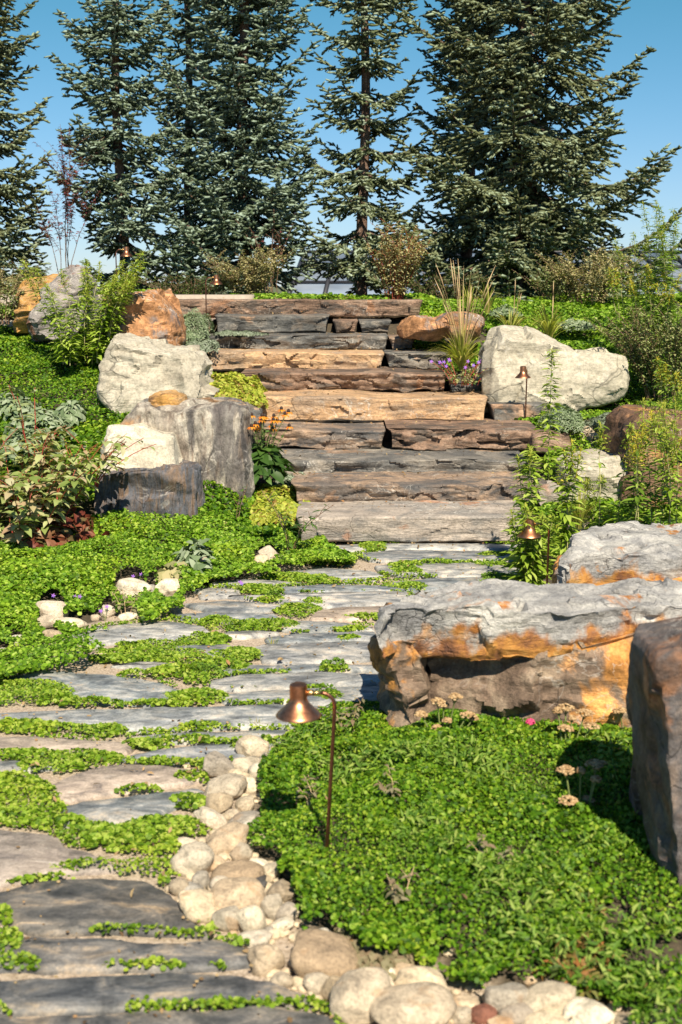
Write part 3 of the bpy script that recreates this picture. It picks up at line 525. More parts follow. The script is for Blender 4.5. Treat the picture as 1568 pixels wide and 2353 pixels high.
# right side
boulder('boulder', 'rusty white veined rock lying in the grass right of the top steps', [(916, 775), (922, 745), (945, 733), (1000, 735), (1030, 724), (1070, 724), (1106, 732), (1110, 750), (1095, 776)], 13.3, .6, 'rusty', 31, amp=.02)
boulder('boulder', 'pale cream boulder with a high left shoulder and long low tail, right of the stairs', [(1122, 945), (1112, 880), (1116, 830), (1138, 790), (1150, 764), (1215, 762), (1250, 772), (1290, 800), (1330, 812), (1400, 812), (1432, 816), (1445, 850), (1448, 880), (1420, 910), (1380, 925), (1340, 930), (1300, 950), (1200, 960)], 11.95, .9, 'sandstone_b', 32, amp=.03, strata=.008, clips=8, cutd=.1, srot=-.15, sfreq=8, voxel=.016, rake=.25, fs=.84)
boulder('boulder', 'grey rounded block with pale scratches half hidden by goldenrod stems', [(1296, 1170), (1290, 1100), (1293, 1068), (1312, 1054), (1370, 1046), (1420, 1042), (1438, 1060), (1440, 1110), (1436, 1170)], 9.7, .55, 'sandstone', 33, amp=.012, fs=.93, clips=3)
o33 = bpy.data.objects[-1] if False else None
boulder('boulder', 'tall brown boulder with white crusted top behind the goldenrod at the right', [(1408, 1190), (1418, 1120), (1420, 1060), (1428, 1000), (1440, 965), (1480, 952), (1540, 955), (1620, 950), (1640, 1100), (1630, 1190)], 9.6, .7, 'brown_upright', 34, amp=.03, clips=10, rake=.15)
boulder('boulder', 'low grey rock behind the small pebble heap on the right bank', [(1215, 1040), (1225, 1002), (1262, 992), (1305, 1000), (1318, 1018), (1312, 1042)], 10.7, .3, 'slate_brown', 35, amp=.01)
boulder('boulder', 'pale tan rock end beside the tall goldenrod at the second step', [(1232, 1170), (1236, 1120), (1262, 1108), (1290, 1118), (1296, 1150), (1290, 1170)], 9.62, .3, 'slate_pink', 36, amp=.012)
def slabstone(name, label, lid, zt, zl, body, zb, mat_l, mat_b, seed, voxel, extra=None):
    e = None; mb = MB(); block(mb, lid, [(x, y + .02) for x, y in lid], zt, zl)
    me = remesh(mb, voxel)
    root = finish_rock(me, name, label, mat_l, seed, .018, .011, 5, .05, 'massive bench stones on the right', big=1.4)
    mb = MB()
    for top, bot, z1, z0 in body: block(mb, top, bot, z1, z0)
    b = finish_rock(remesh(mb, voxel), 'lower_rock', None, mat_b, seed + 50, .035, .010, 0, .08, None, cat=None, big=1.2)
    b.location = b.location - root.location; b.parent = root
    return root
def gp(pts, z): return [tuple(atz(x, y, z)[:2]) for x, y in pts]
# bench stone in front
lid = gp([(862, 1418), (905, 1400), (1000, 1398), (1180, 1410), (1350, 1405), (1500, 1392), (1640, 1392), (1640, 1330), (1480, 1336), (1300, 1338), (1150, 1338), (1050, 1347), (960, 1362), (885, 1392)], .56)
fy = lid[3][1]
def xw(px, y=5.0, z=.3): return (px - CX) / scale_at(y, z)
b1t = [(xw(1000), 5.04), (xw(1150), 4.98), (xw(1230), 4.87), (xw(1470), 4.86), (xw(1640), 4.87), (xw(1640), 5.4), (xw(960), 5.4)]
b1b = [(xw(1012), 4.96), (xw(1130), 4.85), (xw(1230), 4.82), (xw(1450), 4.82), (xw(1640), 4.83), (xw(1640), 5.4), (xw(960), 5.4)]
leg_t = [(xw(872), 4.98), (xw(900), 4.90), (xw(950), 4.90), (xw(972), 5.02), (xw(975), 5.5), (xw(890), 5.5)]
leg_b = [(xw(912), 4.95), (xw(935), 4.87), (xw(985), 4.88), (xw(995), 5.0), (xw(985), 5.5), (xw(920), 5.5)]
slabstone('boulder', 'massive bench shaped stone in front with orange rusty overhang above a dark hollow', lid, .56, .375, [(b1t, b1b, .46, -.05), (leg_t, leg_b, .44, -.05)], 0, 'bench_lid', 'bench_body', 37, .014)
lid = gp([(1284, 1335), (1300, 1292), (1360, 1280), (1460, 1282), (1640, 1275), (1640, 1196), (1500, 1202), (1400, 1208), (1335, 1216), (1312, 1236), (1296, 1268)], .42)
yb = lid[2][1]
b2 = [(xw(1300, yb, .2), yb + .03), (xw(1360, yb, .2), yb - .0), (xw(1640, yb, .2), yb), (xw(1640, yb, .2), yb + .6), (xw(1330, yb, .2), yb + .6)]
slabstone('boulder', 'second bench shaped stone behind, streaked grey flat top with orange chips along the edge', lid, .42, .25, [(b2, b2, .30, -.05)], 0, 'bench_lid_far', 'bench_body', 38, .018)
M['near_dark'] = rock_mat('near_dark', [(.05, .035, .03), (.16, .105, .08), (.115, .105, .105), (.25, .19, .15)], (1.6, 1, .8), 2.8, rust=.08, streak=.7, rustcol=(.28, .13, .06), vein=.6, rot=(0, 12, 0), off=(0, 4, 2))
boulder('boulder', 'dark upright grey brown boulder cut by the right edge of the photo', [(1545, 2220), (1535, 2120), (1524, 2020), (1518, 1900), (1514, 1760), (1514, 1640), (1502, 1580), (1498, 1505), (1508, 1482), (1560, 1466), (1620, 1456), (1720, 1450), (1760, 1700), (1740, 2220)], 3.6, .5, 'near_dark', 39, amp=.012, strata=.006, clips=2, cutd=.04, facet=7, srot=1.3, sfreq=7, voxel=.010, fs=.95, front=.25)
# ---------------------------------------------------------------- cobbles
def cob_mat(name, c, sp=.5):
    m, nt, b = newmat(name); g = nt.nodes.new('ShaderNodeObjectInfo'); v = mapv(nt, (1, 1, 1))
    c1 = ramp(nt, noise(nt, v, 14, 5, .65, .6), [(.32, [x * .5 for x in c]), (.46, [x * .9 for x in c]), (.55, c), (.68, [min(1, x * 1.3) for x in c])])
    tint = ramp(nt, g.outputs['Random'], [(0, (1.0, .95, .86)), (.35, (1.08, .98, .82)), (.7, (.76, .77, .78)), (1, (.92, .77, .62))])
    c1 = mixc(nt, .8, c1, tint, 'MULTIPLY')
    f = ramp(nt, noise(nt, v, 110, 4, .78), [(.36, .55), (.5, 1.0), (.66, 1.2)]); c1 = mixc(nt, .8, c1, f, 'MULTIPLY')
    st = ramp(nt, noise(nt, v, 9, 3, .5, 1.2), [(.60, 0.0), (.68, .5)]); c1 = mixc(nt, st, c1, [c[0] * .72, c[1] * .5, c[2] * .32])
    nt.links.new(c1, b.inputs['Base Color']); b.inputs['Roughness'].default_value = .7
    bp = nt.nodes.new('ShaderNodeBump'); bp.inputs['Strength'].default_value = .8; bp.inputs['Distance'].default_value = .012
    nt.links.new(noise(nt, v, 45, 6, .7), bp.inputs['Height']); nt.links.new(bp.outputs[0], b.inputs['Normal']); return m
CM = {'c': cob_mat('cobble_cream', (.56, .49, .38)), 'g': cob_mat('cobble_grey', (.40, .37, .32)), 'w': cob_mat('cobble_white', (.66, .61, .51)),
      'b': cob_mat('cobble_brown', (.38, .32, .24)), 'd': cob_mat('cobble_dark', (.07, .07, .075)), 'r': cob_mat('cobble_red', (.22, .09, .06)), 'o': cob_mat('cobble_orange', (.56, .43, .29))}
import bmesh
def ico(sub):
    bm = bmesh.new(); bmesh.ops.create_icosphere(bm, subdivisions=sub, radius=1); v = np.array([p.co[:] for p in bm.verts]); f = [tuple(q.index for q in p.verts) for p in bm.faces]; bm.free(); return v, f
ICO = {s: ico(s) for s in (2, 3, 4)}
def cobble(label, cx, cy, rx, ry, rot, cm, ang, seed, name='cobble', group='rounded cobbles edging the path', lift=0):
    sub = 4 if rx > 28 else 3
    g = ground_pt(cx, cy + ry * .75); s = scale_at(g[1], g[2]); a = rx / s; c_ = ry / s * 1.02; a *= 1.03; c_ *= 1.03; b_ = max(a, c_) * .78
    v, f = ICO[sub]; v = v.copy(); rs = np.random.RandomState(seed)
    v = np.sign(v) * np.abs(v) ** .85
    q = v * .9 + seed * 1.7; d = 1 + fbm(q, seed, 2) * .30
    v = v * d[:, None]
    ang = min(1, ang + .2)
    for k in range(5 + int(ang * 18)):
        n = rs.normal(size=3); n /= np.linalg.norm(n); p = v @ n; lim = p.max() * rs.uniform(.74 if ang > .5 else .84, .93); v -= np.maximum(p - lim, 0)[:, None] * n * (.6 + .4 * ang)
    v += v * (fbm(v * 4 + seed, seed + 1, 3) * .025)[:, None]
    v = v * np.array([a, b_, c_]) * 1.04; ca, sa = math.cos(R(rot)), math.sin(R(rot))
    v = np.stack([v[:, 0] * ca - v[:, 2] * sa, v[:, 1], v[:, 0] * sa + v[:, 2] * ca], 1)
    z = v[:, 2].min(); px, py, _ = proj(np.array([g[0], g[1], g[2] - z]))
    mb = MB(); mb.add(v, f); o = mb.build(name, CM[cm], smooth=True)
    P = at(cx, cy, g[1]); o.location = (P[0], g[1], max(P[2], g[2] - z * .55 + lift)); 
    if ang > .5: sharp(o, 30)
    return tag(o, label, 'cobble', group)
COB = [
 (585, 1721, 31, 28, -15, 'c', .2, 'round cream cobble standing at the far end of the cobble row'),
 (505, 1763, 34, 30, -35, 'g', .7, 'angular light grey cobble leaning into the clover near the far end of the row'),
 (565, 1757, 35, 18, 0, 'c', .2, 'smooth flat cream cobble directly in front of the farthest round one'),
 (608, 1748, 15, 17, 20, 'g', .3, 'small grey cobble half under the green cover beside the farthest round one'),
 (640, 1724, 24, 11, 0, 'o', .3, 'low pinkish cobble tucked under the clover right of the farthest one'),
 (551, 1783, 22, 15, 0, 'c', .2, 'cream cobble wedged under the smooth flat one'),
 (589, 1772, 17, 15, 10, 'w', .3, 'small pale cobble with chipped corner at the clover edge'),
 (572, 1804, 21, 19, 15, 'w', .3, 'white triangular cobble against the green cover'),
 (508, 1818, 50, 24, 17, 'c', .1, 'long beige cobble slanting up behind the grey faceted rock'),
 (504, 1847, 31, 29, 0, 'b', .9, 'grey faceted rock with sharp edges resting on the long beige cobble'),
 (562, 1848, 28, 20, 25, 'c', .4, 'pale pinkish cobble right of the grey faceted rock'),
 (482, 1880, 36, 20, -32, 'w', .2, 'white cobble tapering down to the right beside the clover'),
 (535, 1872, 22, 14, 20, 'c', .5, 'small chipped cream cobble below the grey faceted rock'),
 (563, 1884, 38, 15, 12, 'g', .5, 'flat grey wedge shaped cobble pointing to the clover edge'),
 (572, 1905, 26, 15, 10, 'w', .3, 'chalky flat cobble below the grey wedge'),
 (522, 1932, 52, 33, 18, 'o', .2, 'big cobble with rusty orange stains in the middle of the row'),
 (552, 1962, 24, 19, 20, 'g', .5, 'grey wedge under the right end of the orange stained cobble'),
 (432, 1943, 28, 14, -5, 'w', .1, 'smooth bright cobble peeking out behind the large mottled one'),
 (445, 1977, 39, 37, -25, 'c', .1, 'large mottled cream cobble at the left side of the row'),
 (490, 1985, 26, 18, 0, 'c', .2, 'cream cobble squeezed between the mottled one and the orange stained one'),
 (463, 2024, 20, 23, 0, 'g', .1, 'egg shaped grey cobble standing upright'),
 (411, 2040, 24, 19, -15, 'b', .3, 'brownish cobble touching the corner of the large dark slab'),
 (438, 2046, 26, 13, 0, 'g', .2, 'flat beige cobble under the upright egg shaped one'),
 (541, 2014, 56, 25, 5, 'b', .3, 'broad grey brown cobble with dark veins'),
 (588, 1990, 26, 15, -8, 'w', .3, 'pale flat cobble beside the clover above the broad veined one'),
 (626, 2002, 28, 18, 20, 'w', .5, 'chipped white cobble reaching into the clover'),
 (508, 2037, 26, 18, 0, 'w', .2, 'cream cobble below the broad veined one'),
 (580, 2030, 36, 15, 8, 'd', .5, 'black cobble among the pale ones'),
 (640, 2053, 36, 22, 10, 'b', .6, 'grey brown angular cobble right of the black one'),
 (540, 2067, 60, 33, 5, 'c', .1, 'large smooth yellowish cobble below the black one'),
 (463, 2087, 49, 27, -25, 'c', .1, 'long tan cobble sloping down to the right beside the large dark slab'),
 (528, 2115, 36, 30, 25, 'c', .2, 'round beige cobble overlapped by a bright egg shaped one'),
 (577, 2120, 31, 37, 10, 'w', .1, 'bright cream egg shaped cobble standing on end'),
 (625, 2086, 30, 28, 30, 'g', .3, 'light grey cobble right of the large yellowish one'),
 (660, 2098, 28, 22, 15, 'g', .4, 'pale grey cobble at the edge of the clover bed'),
 (648, 2126, 28, 15, 15, 'w', .4, 'chalk white cobble under the pale grey one at the bed edge'),
 (612, 2142, 18, 12, 0, 'g', .4, 'little bluish cobble between two white ones'),
 (590, 2158, 34, 17, 5, 'w', .1, 'smooth ivory cobble lying at the tip of the third dark slab'),
 (612, 2204, 40, 34, 15, 'c', .2, 'yellow spotted cream cobble at the right end of the third dark slab'),
 (729, 2159, 32, 19, 22, 'w', .2, 'bright white cobble lying alone on the low plants'),
 (748, 2207, 88, 36, -15, 'b', .3, 'long log shaped brown and cream rock lying across the cobble row'),
 (648, 2252, 25, 18, -15, 'c', .3, 'small beige cobble at the edge of the second dark slab'),
 (690, 2262, 19, 14, 0, 'c', .2, 'little round beige cobble under the log shaped rock'),
 (733, 2262, 29, 25, 10, 'c', .1, 'round beige cobble under the middle of the log shaped rock'),
 (770, 2276, 22, 28, -25, 'b', .4, 'brown upright cobble between the round beige one and the largest ones'),
 (833, 2300, 62, 49, 15, 'c', .2, 'very large pale cobble at the tip of the nearest slab'),
 (897, 2278, 22, 27, 10, 'w', .4, 'white pointed cobble between two very large ones'),
 (974, 2266, 58, 33, -10, 'c', .1, 'large smooth tan cobble with faint orange marks behind the largest one'),
 (955, 2325, 82, 44, 5, 'c', .1, 'largest cobble of all with a dark crease, at the bottom edge'),
 (860, 2237, 28, 14, 0, 'b', .3, 'flat brown cobble behind the very large pale one'),
 (893, 2240, 19, 13, 0, 'w', .2, 'small white cobble on the flat brown one'),
 (932, 2230, 33, 15, 0, 'o', .4, 'tan flat cobble at the lower edge of the clover bed'),
 (1025, 2296, 14, 9, -10, 'd', .4, 'tiny dark pebble on the large smooth tan cobble'),
 (1062, 2308, 37, 15, 0, 'c', .2, 'flat cream cobble beside the tiny dark pebble'),
 (1058, 2335, 24, 21, 10, 'g', .2, 'grey round cobble left of the reddish brown one'),
 (1106, 2334, 30, 23, 0, 'r', .1, 'reddish brown round cobble at the bottom edge'),
 (1162, 2297, 52, 37, 0, 'g', .5, 'squarish grey rock in the bottom row right of the flat cream cobble'),
 (1250, 2300, 64, 38, 12, 'c', .4, 'large beige rock with flattened right end in the bottom row'),
 (1190, 2328, 42, 22, 10, 'g', .2, 'beige cobble in front of the squarish grey rock'),
 (1357, 2334, 54, 29, -8, 'w', .2, 'pale dimpled cobble at the right end of the bottom row'),
 (1255, 2346, 50, 20, 0, 'c', .2, 'cream cobble cut by the bottom edge below the flattened beige rock'),
 (1150, 2350, 30, 14, 0, 'o', .2, 'tan cobble cut by the bottom edge next to the reddish brown one'),
 (1170, 2346, 13, 10, 0, 'w', .2, 'tiny white stone in the bottom row'),
 (1440, 2352, 34, 12, 0, 'b', .3, 'brown cobble at the bottom edge, farthest to the right'),
]
for i, (x, y, a, b_, r_, m, an, lab) in enumerate(COB): cobble(lab, x, y, a, b_, r_, m, an, 300 + i)
rs = np.random.RandomState(5)
SMALL = [
 (298, 1351, 38, 22, -12, 'w', .1, 'long white cobble in the left bed, below a violet flower'),
 (388, 1352, 27, 26, 0, 'w', .4, 'chunky white cobble at the left ends of the slabs'),
 (378, 1332, 20, 14, 0, 'c', .3, 'cream cobble leaning on the chunky white one'),
 (348, 1358, 13, 12, 0, 'g', .3, 'small grey cobble between the long and the chunky white ones'),
 (119, 1402, 33, 21, -10, 'w', .3, 'white pitted rock in the left bed at the edge of the thick clover'),
 (160, 1431, 36, 11, 0, 'w', .1, 'flat cream cobble next to the pitted rock'),
 (108, 1432, 24, 14, 10, 'c', .2, 'cream cobble under the pitted rock'),
 (119, 1461, 20, 15, -10, 'b', .3, 'brownish grey cobble sunk in clover left of the long smooth slab'),
 (142, 1476, 14, 10, 0, 'g', .3, 'small grey stone in front of the brownish grey cobble'),
 (250, 1405, 18, 14, 0, 'w', .4, 'knobbly white stone among faded stems'),
 (290, 1418, 22, 9, 5, 'w', .3, 'flat white stone right of the knobbly one'),
 (222, 1420, 12, 8, 0, 'c', .3, 'bit of cream stone left of the knobbly one'),
 (39, 1471, 16, 12, 0, 'w', .2, 'white cobble alone in the clover near the left edge'),
 (8, 1500, 16, 10, 0, 'w', .2, 'cream cobble at the very left edge'),
 (618, 1274, 26, 20, 15, 'c', .4, 'cream rock beside the foot of the stairs on the left'),
 (600, 1292, 18, 16, 10, 'c', .3, 'beige rock in front of the cream one at the foot of the stairs'),
 (645, 1284, 18, 11, -30, 'c', .4, 'beige wedge right of the cream rock at the foot of the stairs'),
 (470, 1296, 22, 14, -20, 'c', .3, 'flat pale stone next to the silver woolly plant'),
 (1333, 1000, 14, 12, 0, 'w', .3, 'white pebble at the left of the small heap on the right bank'),
 (1352, 992, 13, 11, 0, 'c', .3, 'cream pebble on top of the small heap on the right bank'),
 (1366, 1006, 14, 10, 0, 'w', .3, 'white pebble at the right of the small heap on the right bank'),
 (1349, 1012, 14, 8, 0, 'c', .3, 'flat pebble in front of the small heap on the right bank'),
 (1362, 1024, 18, 9, 0, 'g', .2, 'grey pebble just below the small heap on the right bank'),
 (1322, 950, 14, 13, 0, 'c', .2, 'single pale pebble beside the silvery plant under the large cream boulder'),
 (1322, 1222, 28, 15, 0, 'o', .2, 'tan cobble behind the second bench stone'),
 (1350, 1212, 14, 10, 0, 'c', .3, 'cream pebble right of the tan cobble behind the second bench stone'),
 (28, 750, 42, 10, -5, 'w', .3, 'flat white stone at the left edge below the orange boulder'),
]
for i, (x, y, a, b_, r_, m, an, lab) in enumerate(SMALL): cobble(lab, x, y, a, b_, r_, m, an, 500 + i, group='loose pale stones in the beds')
# small stones filling the gaps of the cobble row
def filler():
    rs = np.random.RandomState(9); v, f = ICO[2]; L = [(x, y, a) for (x, y, a, b_, r_, m, an, lab) in COB for _ in range(9)]; mb = MB()
    for x, y, a in L:
        g = ground_pt(x + rs.normal() * a * .8, y + rs.normal() * a * .5 + 8); s = rs.uniform(.006, .018); w = v * (1 + .25 * vn(v * 1.3 + rs.uniform(0, 99), 3))[:, None] * np.array([1.2, 1, .7]) * s
        mb.add(w + g + [0, 0, s * .4], f)
    o = mb.build('gravel', CM['c'], smooth=True); tag(o, 'small beige gravel stones filling the gaps between the cobbles', 'gravel', None, 'stuff')
filler()
# ---------------------------------------------------------------- copper lamps
def copper(name, dark):
    m, nt, b = newmat(name); tc = nt.nodes.new('ShaderNodeTexCoord'); mp = nt.nodes.new('ShaderNodeMapping'); nt.links.new(tc.outputs['Object'], mp.inputs[0])
    c = ramp(nt, noise(nt, mp.outputs[0], 60, 5, .7), [(.3, [x * .55 for x in dark]), (.6, dark), (.75, [min(1, x * 1.3) for x in dark])])
    nt.links.new(c, b.inputs['Base Color']); b.inputs['Metallic'].default_value = 1; b.inputs['Roughness'].default_value = .38; return m
M['copper'] = copper('copper', (.62, .27, .14)); M['copper_dark'] = copper('copper_dark', (.30, .13, .08)); M['brass'] = copper('brass', (.62, .42, .18))
def lamp(label, base, height, ang, lean=(0, 0), s=1.0, hang=.113):
    # ang: direction (deg) in which the hood hangs out from the post
    root = empty('path_lamp', base, label, 'path light', 'copper path lamps'); h = height; dx, dy = math.cos(R(ang)), math.sin(R(ang)); r = .045
    def P(t, z): return (dx * t + lean[0] * z / h, dy * t + lean[1] * z / h, z)
    pts = [(lean[0] * z / h, lean[1] * z / h, z) for z in np.linspace(-.06, h - r, 8)]
    for a in np.linspace(0, 90, 8)[1:]: pts.append(P(r * (1 - math.cos(R(a))), h - r + r * math.sin(R(a))))
    mb = MB(); mb.tube(pts, .0062 * s, 10); mb.build('post', M['copper_dark'], root, smooth=True)
    mb = MB(); mb.tube([P(r, h), P(hang - .04, h)], .0062 * s, 10); mb.tube([P(hang - .05, h), P(hang - .024, h)], .0095, 12); mb.build('socket_fitting', M['brass'], root, smooth=True)
    c = P(hang, h)
    prof = [(.0, .030), (.020, .0295), (.0262, .026), (.0272, .018), (.0265, -.010), (.0275, -.022), (.036, -.035), (.050, -.050), (.064, -.063), (.0695, -.0705), (.0695, -.0725), (.062, -.0645), (.048, -.050), (.026, -.030), (.0, -.028)]
    mb = MB(); mb.lathe([(a * s, b * s) for a, b in prof], c, 40); sh = mb.build('lamp_shade', M['copper'], root, smooth=True); sharp(sh, 50)
    return root
lamp('nearest copper path lamp, its flared hood in front of the grey paving slabs', ground_pt(749, 2000), .572, 180, lean=(.031, 0.0))
lamp('copper path lamp standing before the big cream boulder right of the stairs', ground_pt(1207, 985), .525, 245, lean=(.004, 0))
b = ground_pt(1256, 1375); lamp('copper path lamp wrapped in goldenrod leaves behind the bench stone', b, .44, 185, lean=(.004, 0))
g = at(475, 757, SY[9] - .12); lamp('copper path lamp at the left side of the second step from the top', g, .545, 0)
b = at(270, 700, 14.2); b[2] = terrain(b[0], b[1]); px, py, d_ = proj(b); lamp('farthest copper path lamp, above the goldenrod in front of the spruces', b, (py - 578) / scale_at(14.2), 0)
# ---------------------------------------------------------------- ground cover
def frames(N, T=None, rs=None):
    N = N / (np.linalg.norm(N, axis=1)[:, None] + 1e-9)
    if T is None: T = rs.normal(size=N.shape)
    T = T - (T * N).sum(1)[:, None] * N; T /= np.linalg.norm(T, axis=1)[:, None] + 1e-9
    return N, T, np.cross(N, T)
def place(mb, P, N, size, tmpl, faces, T=None, rs=None):
    N, T, B = frames(N, T, rs); t = np.asarray(tmpl, float); size = np.broadcast_to(np.asarray(size, float), (len(P),))
    V = P[:, None] + size[:, None, None] * (t[None, :, 0:1] * T[:, None] + t[None, :, 1:2] * B[:, None] + t[None, :, 2:3] * N[:, None])
    mb.tmpl(V, faces)
ROUND = ([(-.5, 0, 0), (-.28, .42, .06), (.25, .45, .06), (.5, 0, .0), (.25, -.45, .08), (-.28, -.42, .06)], [(0, 3, 2, 1), (0, 5, 4, 3)])
LANCE = ([(0, 0, 0), (.33, .13, .05), (.36, 0, 0), (.33, -.13, .05), (.7, .10, .0), (.72, 0, -.04), (.7, -.10, .0), (1, 0, -.14)],
         [(0, 2, 1), (0, 3, 2), (1, 2, 5, 4), (2, 3, 6, 5), (4, 5, 7), (5, 6, 7)])
OVAL = ([(0, 0, 0), (.3, .22, .07), (.33, 0, 0), (.3, -.22, .07), (.68, .19, .02), (.7, 0, -.05), (.68, -.19, .02), (1, 0, -.20)], LANCE[1])
M['clover'] = leaf_mat('clover_leaf', [(.035, .085, .004), (.075, .165, .006), (.125, .25, .010), (.20, .34, .022), (.32, .43, .07)], .2, .55, patch=.9)
M['clover_deep'] = leaf_mat('clover_leaf_deep', [(.022, .065, .003), (.05, .125, .004), (.085, .19, .007), (.14, .26, .011), (.26, .36, .04)], .2, .55, patch=1.0)
M['clover_path'] = leaf_mat('clover_leaf_path', [(.05, .11, .006), (.105, .20, .010), (.185, .30, .018), (.27, .38, .04), (.37, .44, .09)], .28, .55, patch=.6)
M['creeper'] = leaf_mat('creeper_leaf', [(.16, .20, .02), (.26, .32, .03), (.36, .40, .05), (.42, .44, .07), (.20, .10, .03)], .25, .5)
M['thyme'] = leaf_mat('thyme_leaf', [(.10, .13, .08), (.18, .22, .15), (.25, .29, .22)], .1, .7)
M['silver'] = leaf_mat('silver_leaf', [(.10, .15, .07), (.18, .24, .13), (.30, .35, .24)], .15, .8)
M['moss'] = leaf_mat('moss_leaf', [(.05, .11, .01), (.10, .19, .015), (.15, .25, .03)], .2, .6)
def cover(name, label, cat, region, box, dens, size, height, mat, seed, tmpl=ROUND, tilt=.55, mound=.045, mfreq=3.0, kind='stuff', sv=.35, under=None, psh=0.0, jit=1.0):
    rs = np.random.RandomState(seed); x0, x1, y0, y1 = box; n = int((x1 - x0) * (y1 - y0) * dens)
    x = rs.uniform(x0, x1, n); y = rs.uniform(y0, y1, n); z = terrain(x, y); px, py, d = proj(np.stack([x, y, z], 1))
    nz = np.stack([x * 7, y * 7, x * 0 + seed], 1); e = vn(nz, seed); e2 = vn(nz * 2.7, seed + 1)
    w = region(px + (e * 10 + e2 * 7) * jit, py - psh * 3000 / d + (e2 * 8 + e * 5) * .5 * jit, x, y)
    w = w * clearc(px, py)
    k = w > rs.uniform(0, .5, n); x, y, z, w = x[k], y[k], z[k], w[k]; n = len(x)
    q = np.stack([x * mfreq, y * mfreq, x * 0 + 3], 1); m1 = vn(q, seed + 3); m2 = vn(q * 2.9, seed + 4)
    m = mound * (.55 + .6 * m1 + .35 * m2)
    h = np.clip(w, 0, 1) * (m + height * (1 - rs.uniform(0, 1, n) ** 1.6 * .7)); P = np.stack([x, y, z + .01 + np.maximum(h, .006)], 1)
    N = rs.normal(size=(n, 3)) * tilt + np.array([0, -.15, 1.0]); N[:, 2] = np.abs(N[:, 2])
    sz = size * rs.uniform(1 - sv, 1 + sv, n) * (1 + .4 * vn(q * 1.3 + 9, seed + 8))
    mb = MB(); T_ = None
    if tmpl is not ROUND: T_ = rs.normal(size=(n, 3)) * .8 + np.array([0, 0, .8])
    place(mb, P, N, sz, *tmpl, T=T_, rs=rs)
    o = mb.build(name, M[mat]); tag(o, label, cat, None, kind); print('COVER', name, n); return o
def clearc(px, py):
    k = np.ones(px.shape)
    for (cx, cy, rx, ry, *_) in COB + SMALL: k[((px - cx) / (rx * .95)) ** 2 + ((py - cy - ry * .55) / (ry * 1.25)) ** 2 < 1] = 0
    return k
def poly_region(polys, holes=()):
    def f(px, py, x, y):
        w = np.zeros(px.shape)
        for p in polys: w = np.maximum(w, pip(px, py, p))
        for p in holes: w = w * (1 - pip(px, py, p))
        return w
    return f
def ell_region(ells):
    def f(px, py, x, y):
        w = np.zeros(px.shape)
        for cx, cy, rx, ry in ells:
            r = ((px - cx) / rx) ** 2 + ((py - cy) / ry) ** 2; w = np.maximum(w, np.clip(1.25 - r, 0, 1) ** .7)
        return w
    return f
BEDN = [(700, 1658), (760, 1640), (880, 1625), (900, 1600), (1700, 1600), (1720, 2420), (1480, 2400), (1420, 2325), (1310, 2300), (1200, 2276), (1090, 2284), (1030, 2255), (960, 2228), (850, 2205), (770, 2190), (700, 2160), (690, 2090), (650, 2030), (640, 2000), (620, 1975), (576, 1962), (572, 1900), (596, 1870), (590, 1800), (600, 1760), (640, 1728), (665, 1695)]
BARE = [[(1350, 2070), (1440, 2060), (1450, 2110), (1400, 2130)], [(1400, 2190), (1568, 2150), (1640, 2200), (1460, 2230)], [(1170, 2215), (1260, 2220), (1230, 2245)], [(1010, 2190), (1060, 2200), (1040, 2230), (1000, 2220)]]
cover('clover_ground_cover', 'bright green low clover-like carpet filling the bed around the nearest lamp', 'ground cover', poly_region([BEDN], BARE), (-.35, 1.9, 2.75, 5.6), 26000, .0122, .032, 'clover_deep', 11, mound=.05, mfreq=4.5, tilt=.8, psh=.03)
BEDL = [(-300, 1255), (0, 1240), (250, 1195), (420, 1185), (580, 1185), (700, 1195), (738, 1212), (742, 1250), (790, 1268), (818, 1290), (700, 1300), (600, 1312), (640, 1322), (560, 1328), (480, 1342), (430, 1362), (420, 1400), (340, 1424), (235, 1436), (200, 1442), (140, 1440), (150, 1470), (200, 1490), (250, 1510), (170, 1532), (100, 1538), (20, 1556), (-60, 1580), (-300, 1590)]
cover('clover_ground_cover', 'dense green carpet of small round leaves in the left bed below the boulders', 'ground cover', poly_region([BEDL], [[(180, 1395), (320, 1400), (320, 1432), (180, 1435)]]), (-3.4, 0.1, 5.6, 9.6), 12500, .0178, .032, 'clover', 12, mound=.07, mfreq=2.6, psh=.05)
cover('clover_ground_cover', 'dark green leafy carpet covering the upper left slope', 'ground cover', lambda px, py, x, y: ((x < -.45 - np.clip(y - 9.2, 0, 9) * .24) & (y < 15.0)) * 1.0, (-5.6, -.4, 9.0, 15.0), 5200, .027, .035, 'clover_deep', 13, mound=.07, mfreq=2.0)
cover('clover_ground_cover', 'green leafy carpet on the upper right bank behind the pale boulder', 'ground cover', lambda px, py, x, y: ((x > np.interp(y, [7.4, 9, 11, 12, 13.5, 15], [1.45, 1.38, 1.75, 1.25, .62, .85])) & (y < 17)) * (1.0 - .97 * (vn(np.stack([x * 1.5, y * 1.5, x * 0], 1), 77) > .55)), (.5, 6.2, 7.2, 17.0), 4300, .027, .035, 'clover', 14, mound=.07, mfreq=2.0)
cover('clover_ground_cover', 'strip of bright green leaves beyond the topmost step under the spruces', 'ground cover', lambda px, py, x, y: (y > np.where(x < -1.05, 16.65, 15.5)) * 1.0, (-7, 7, 15.2, 18.2), 1500, .045, .05, 'clover', 15, mound=.10, mfreq=2.0)
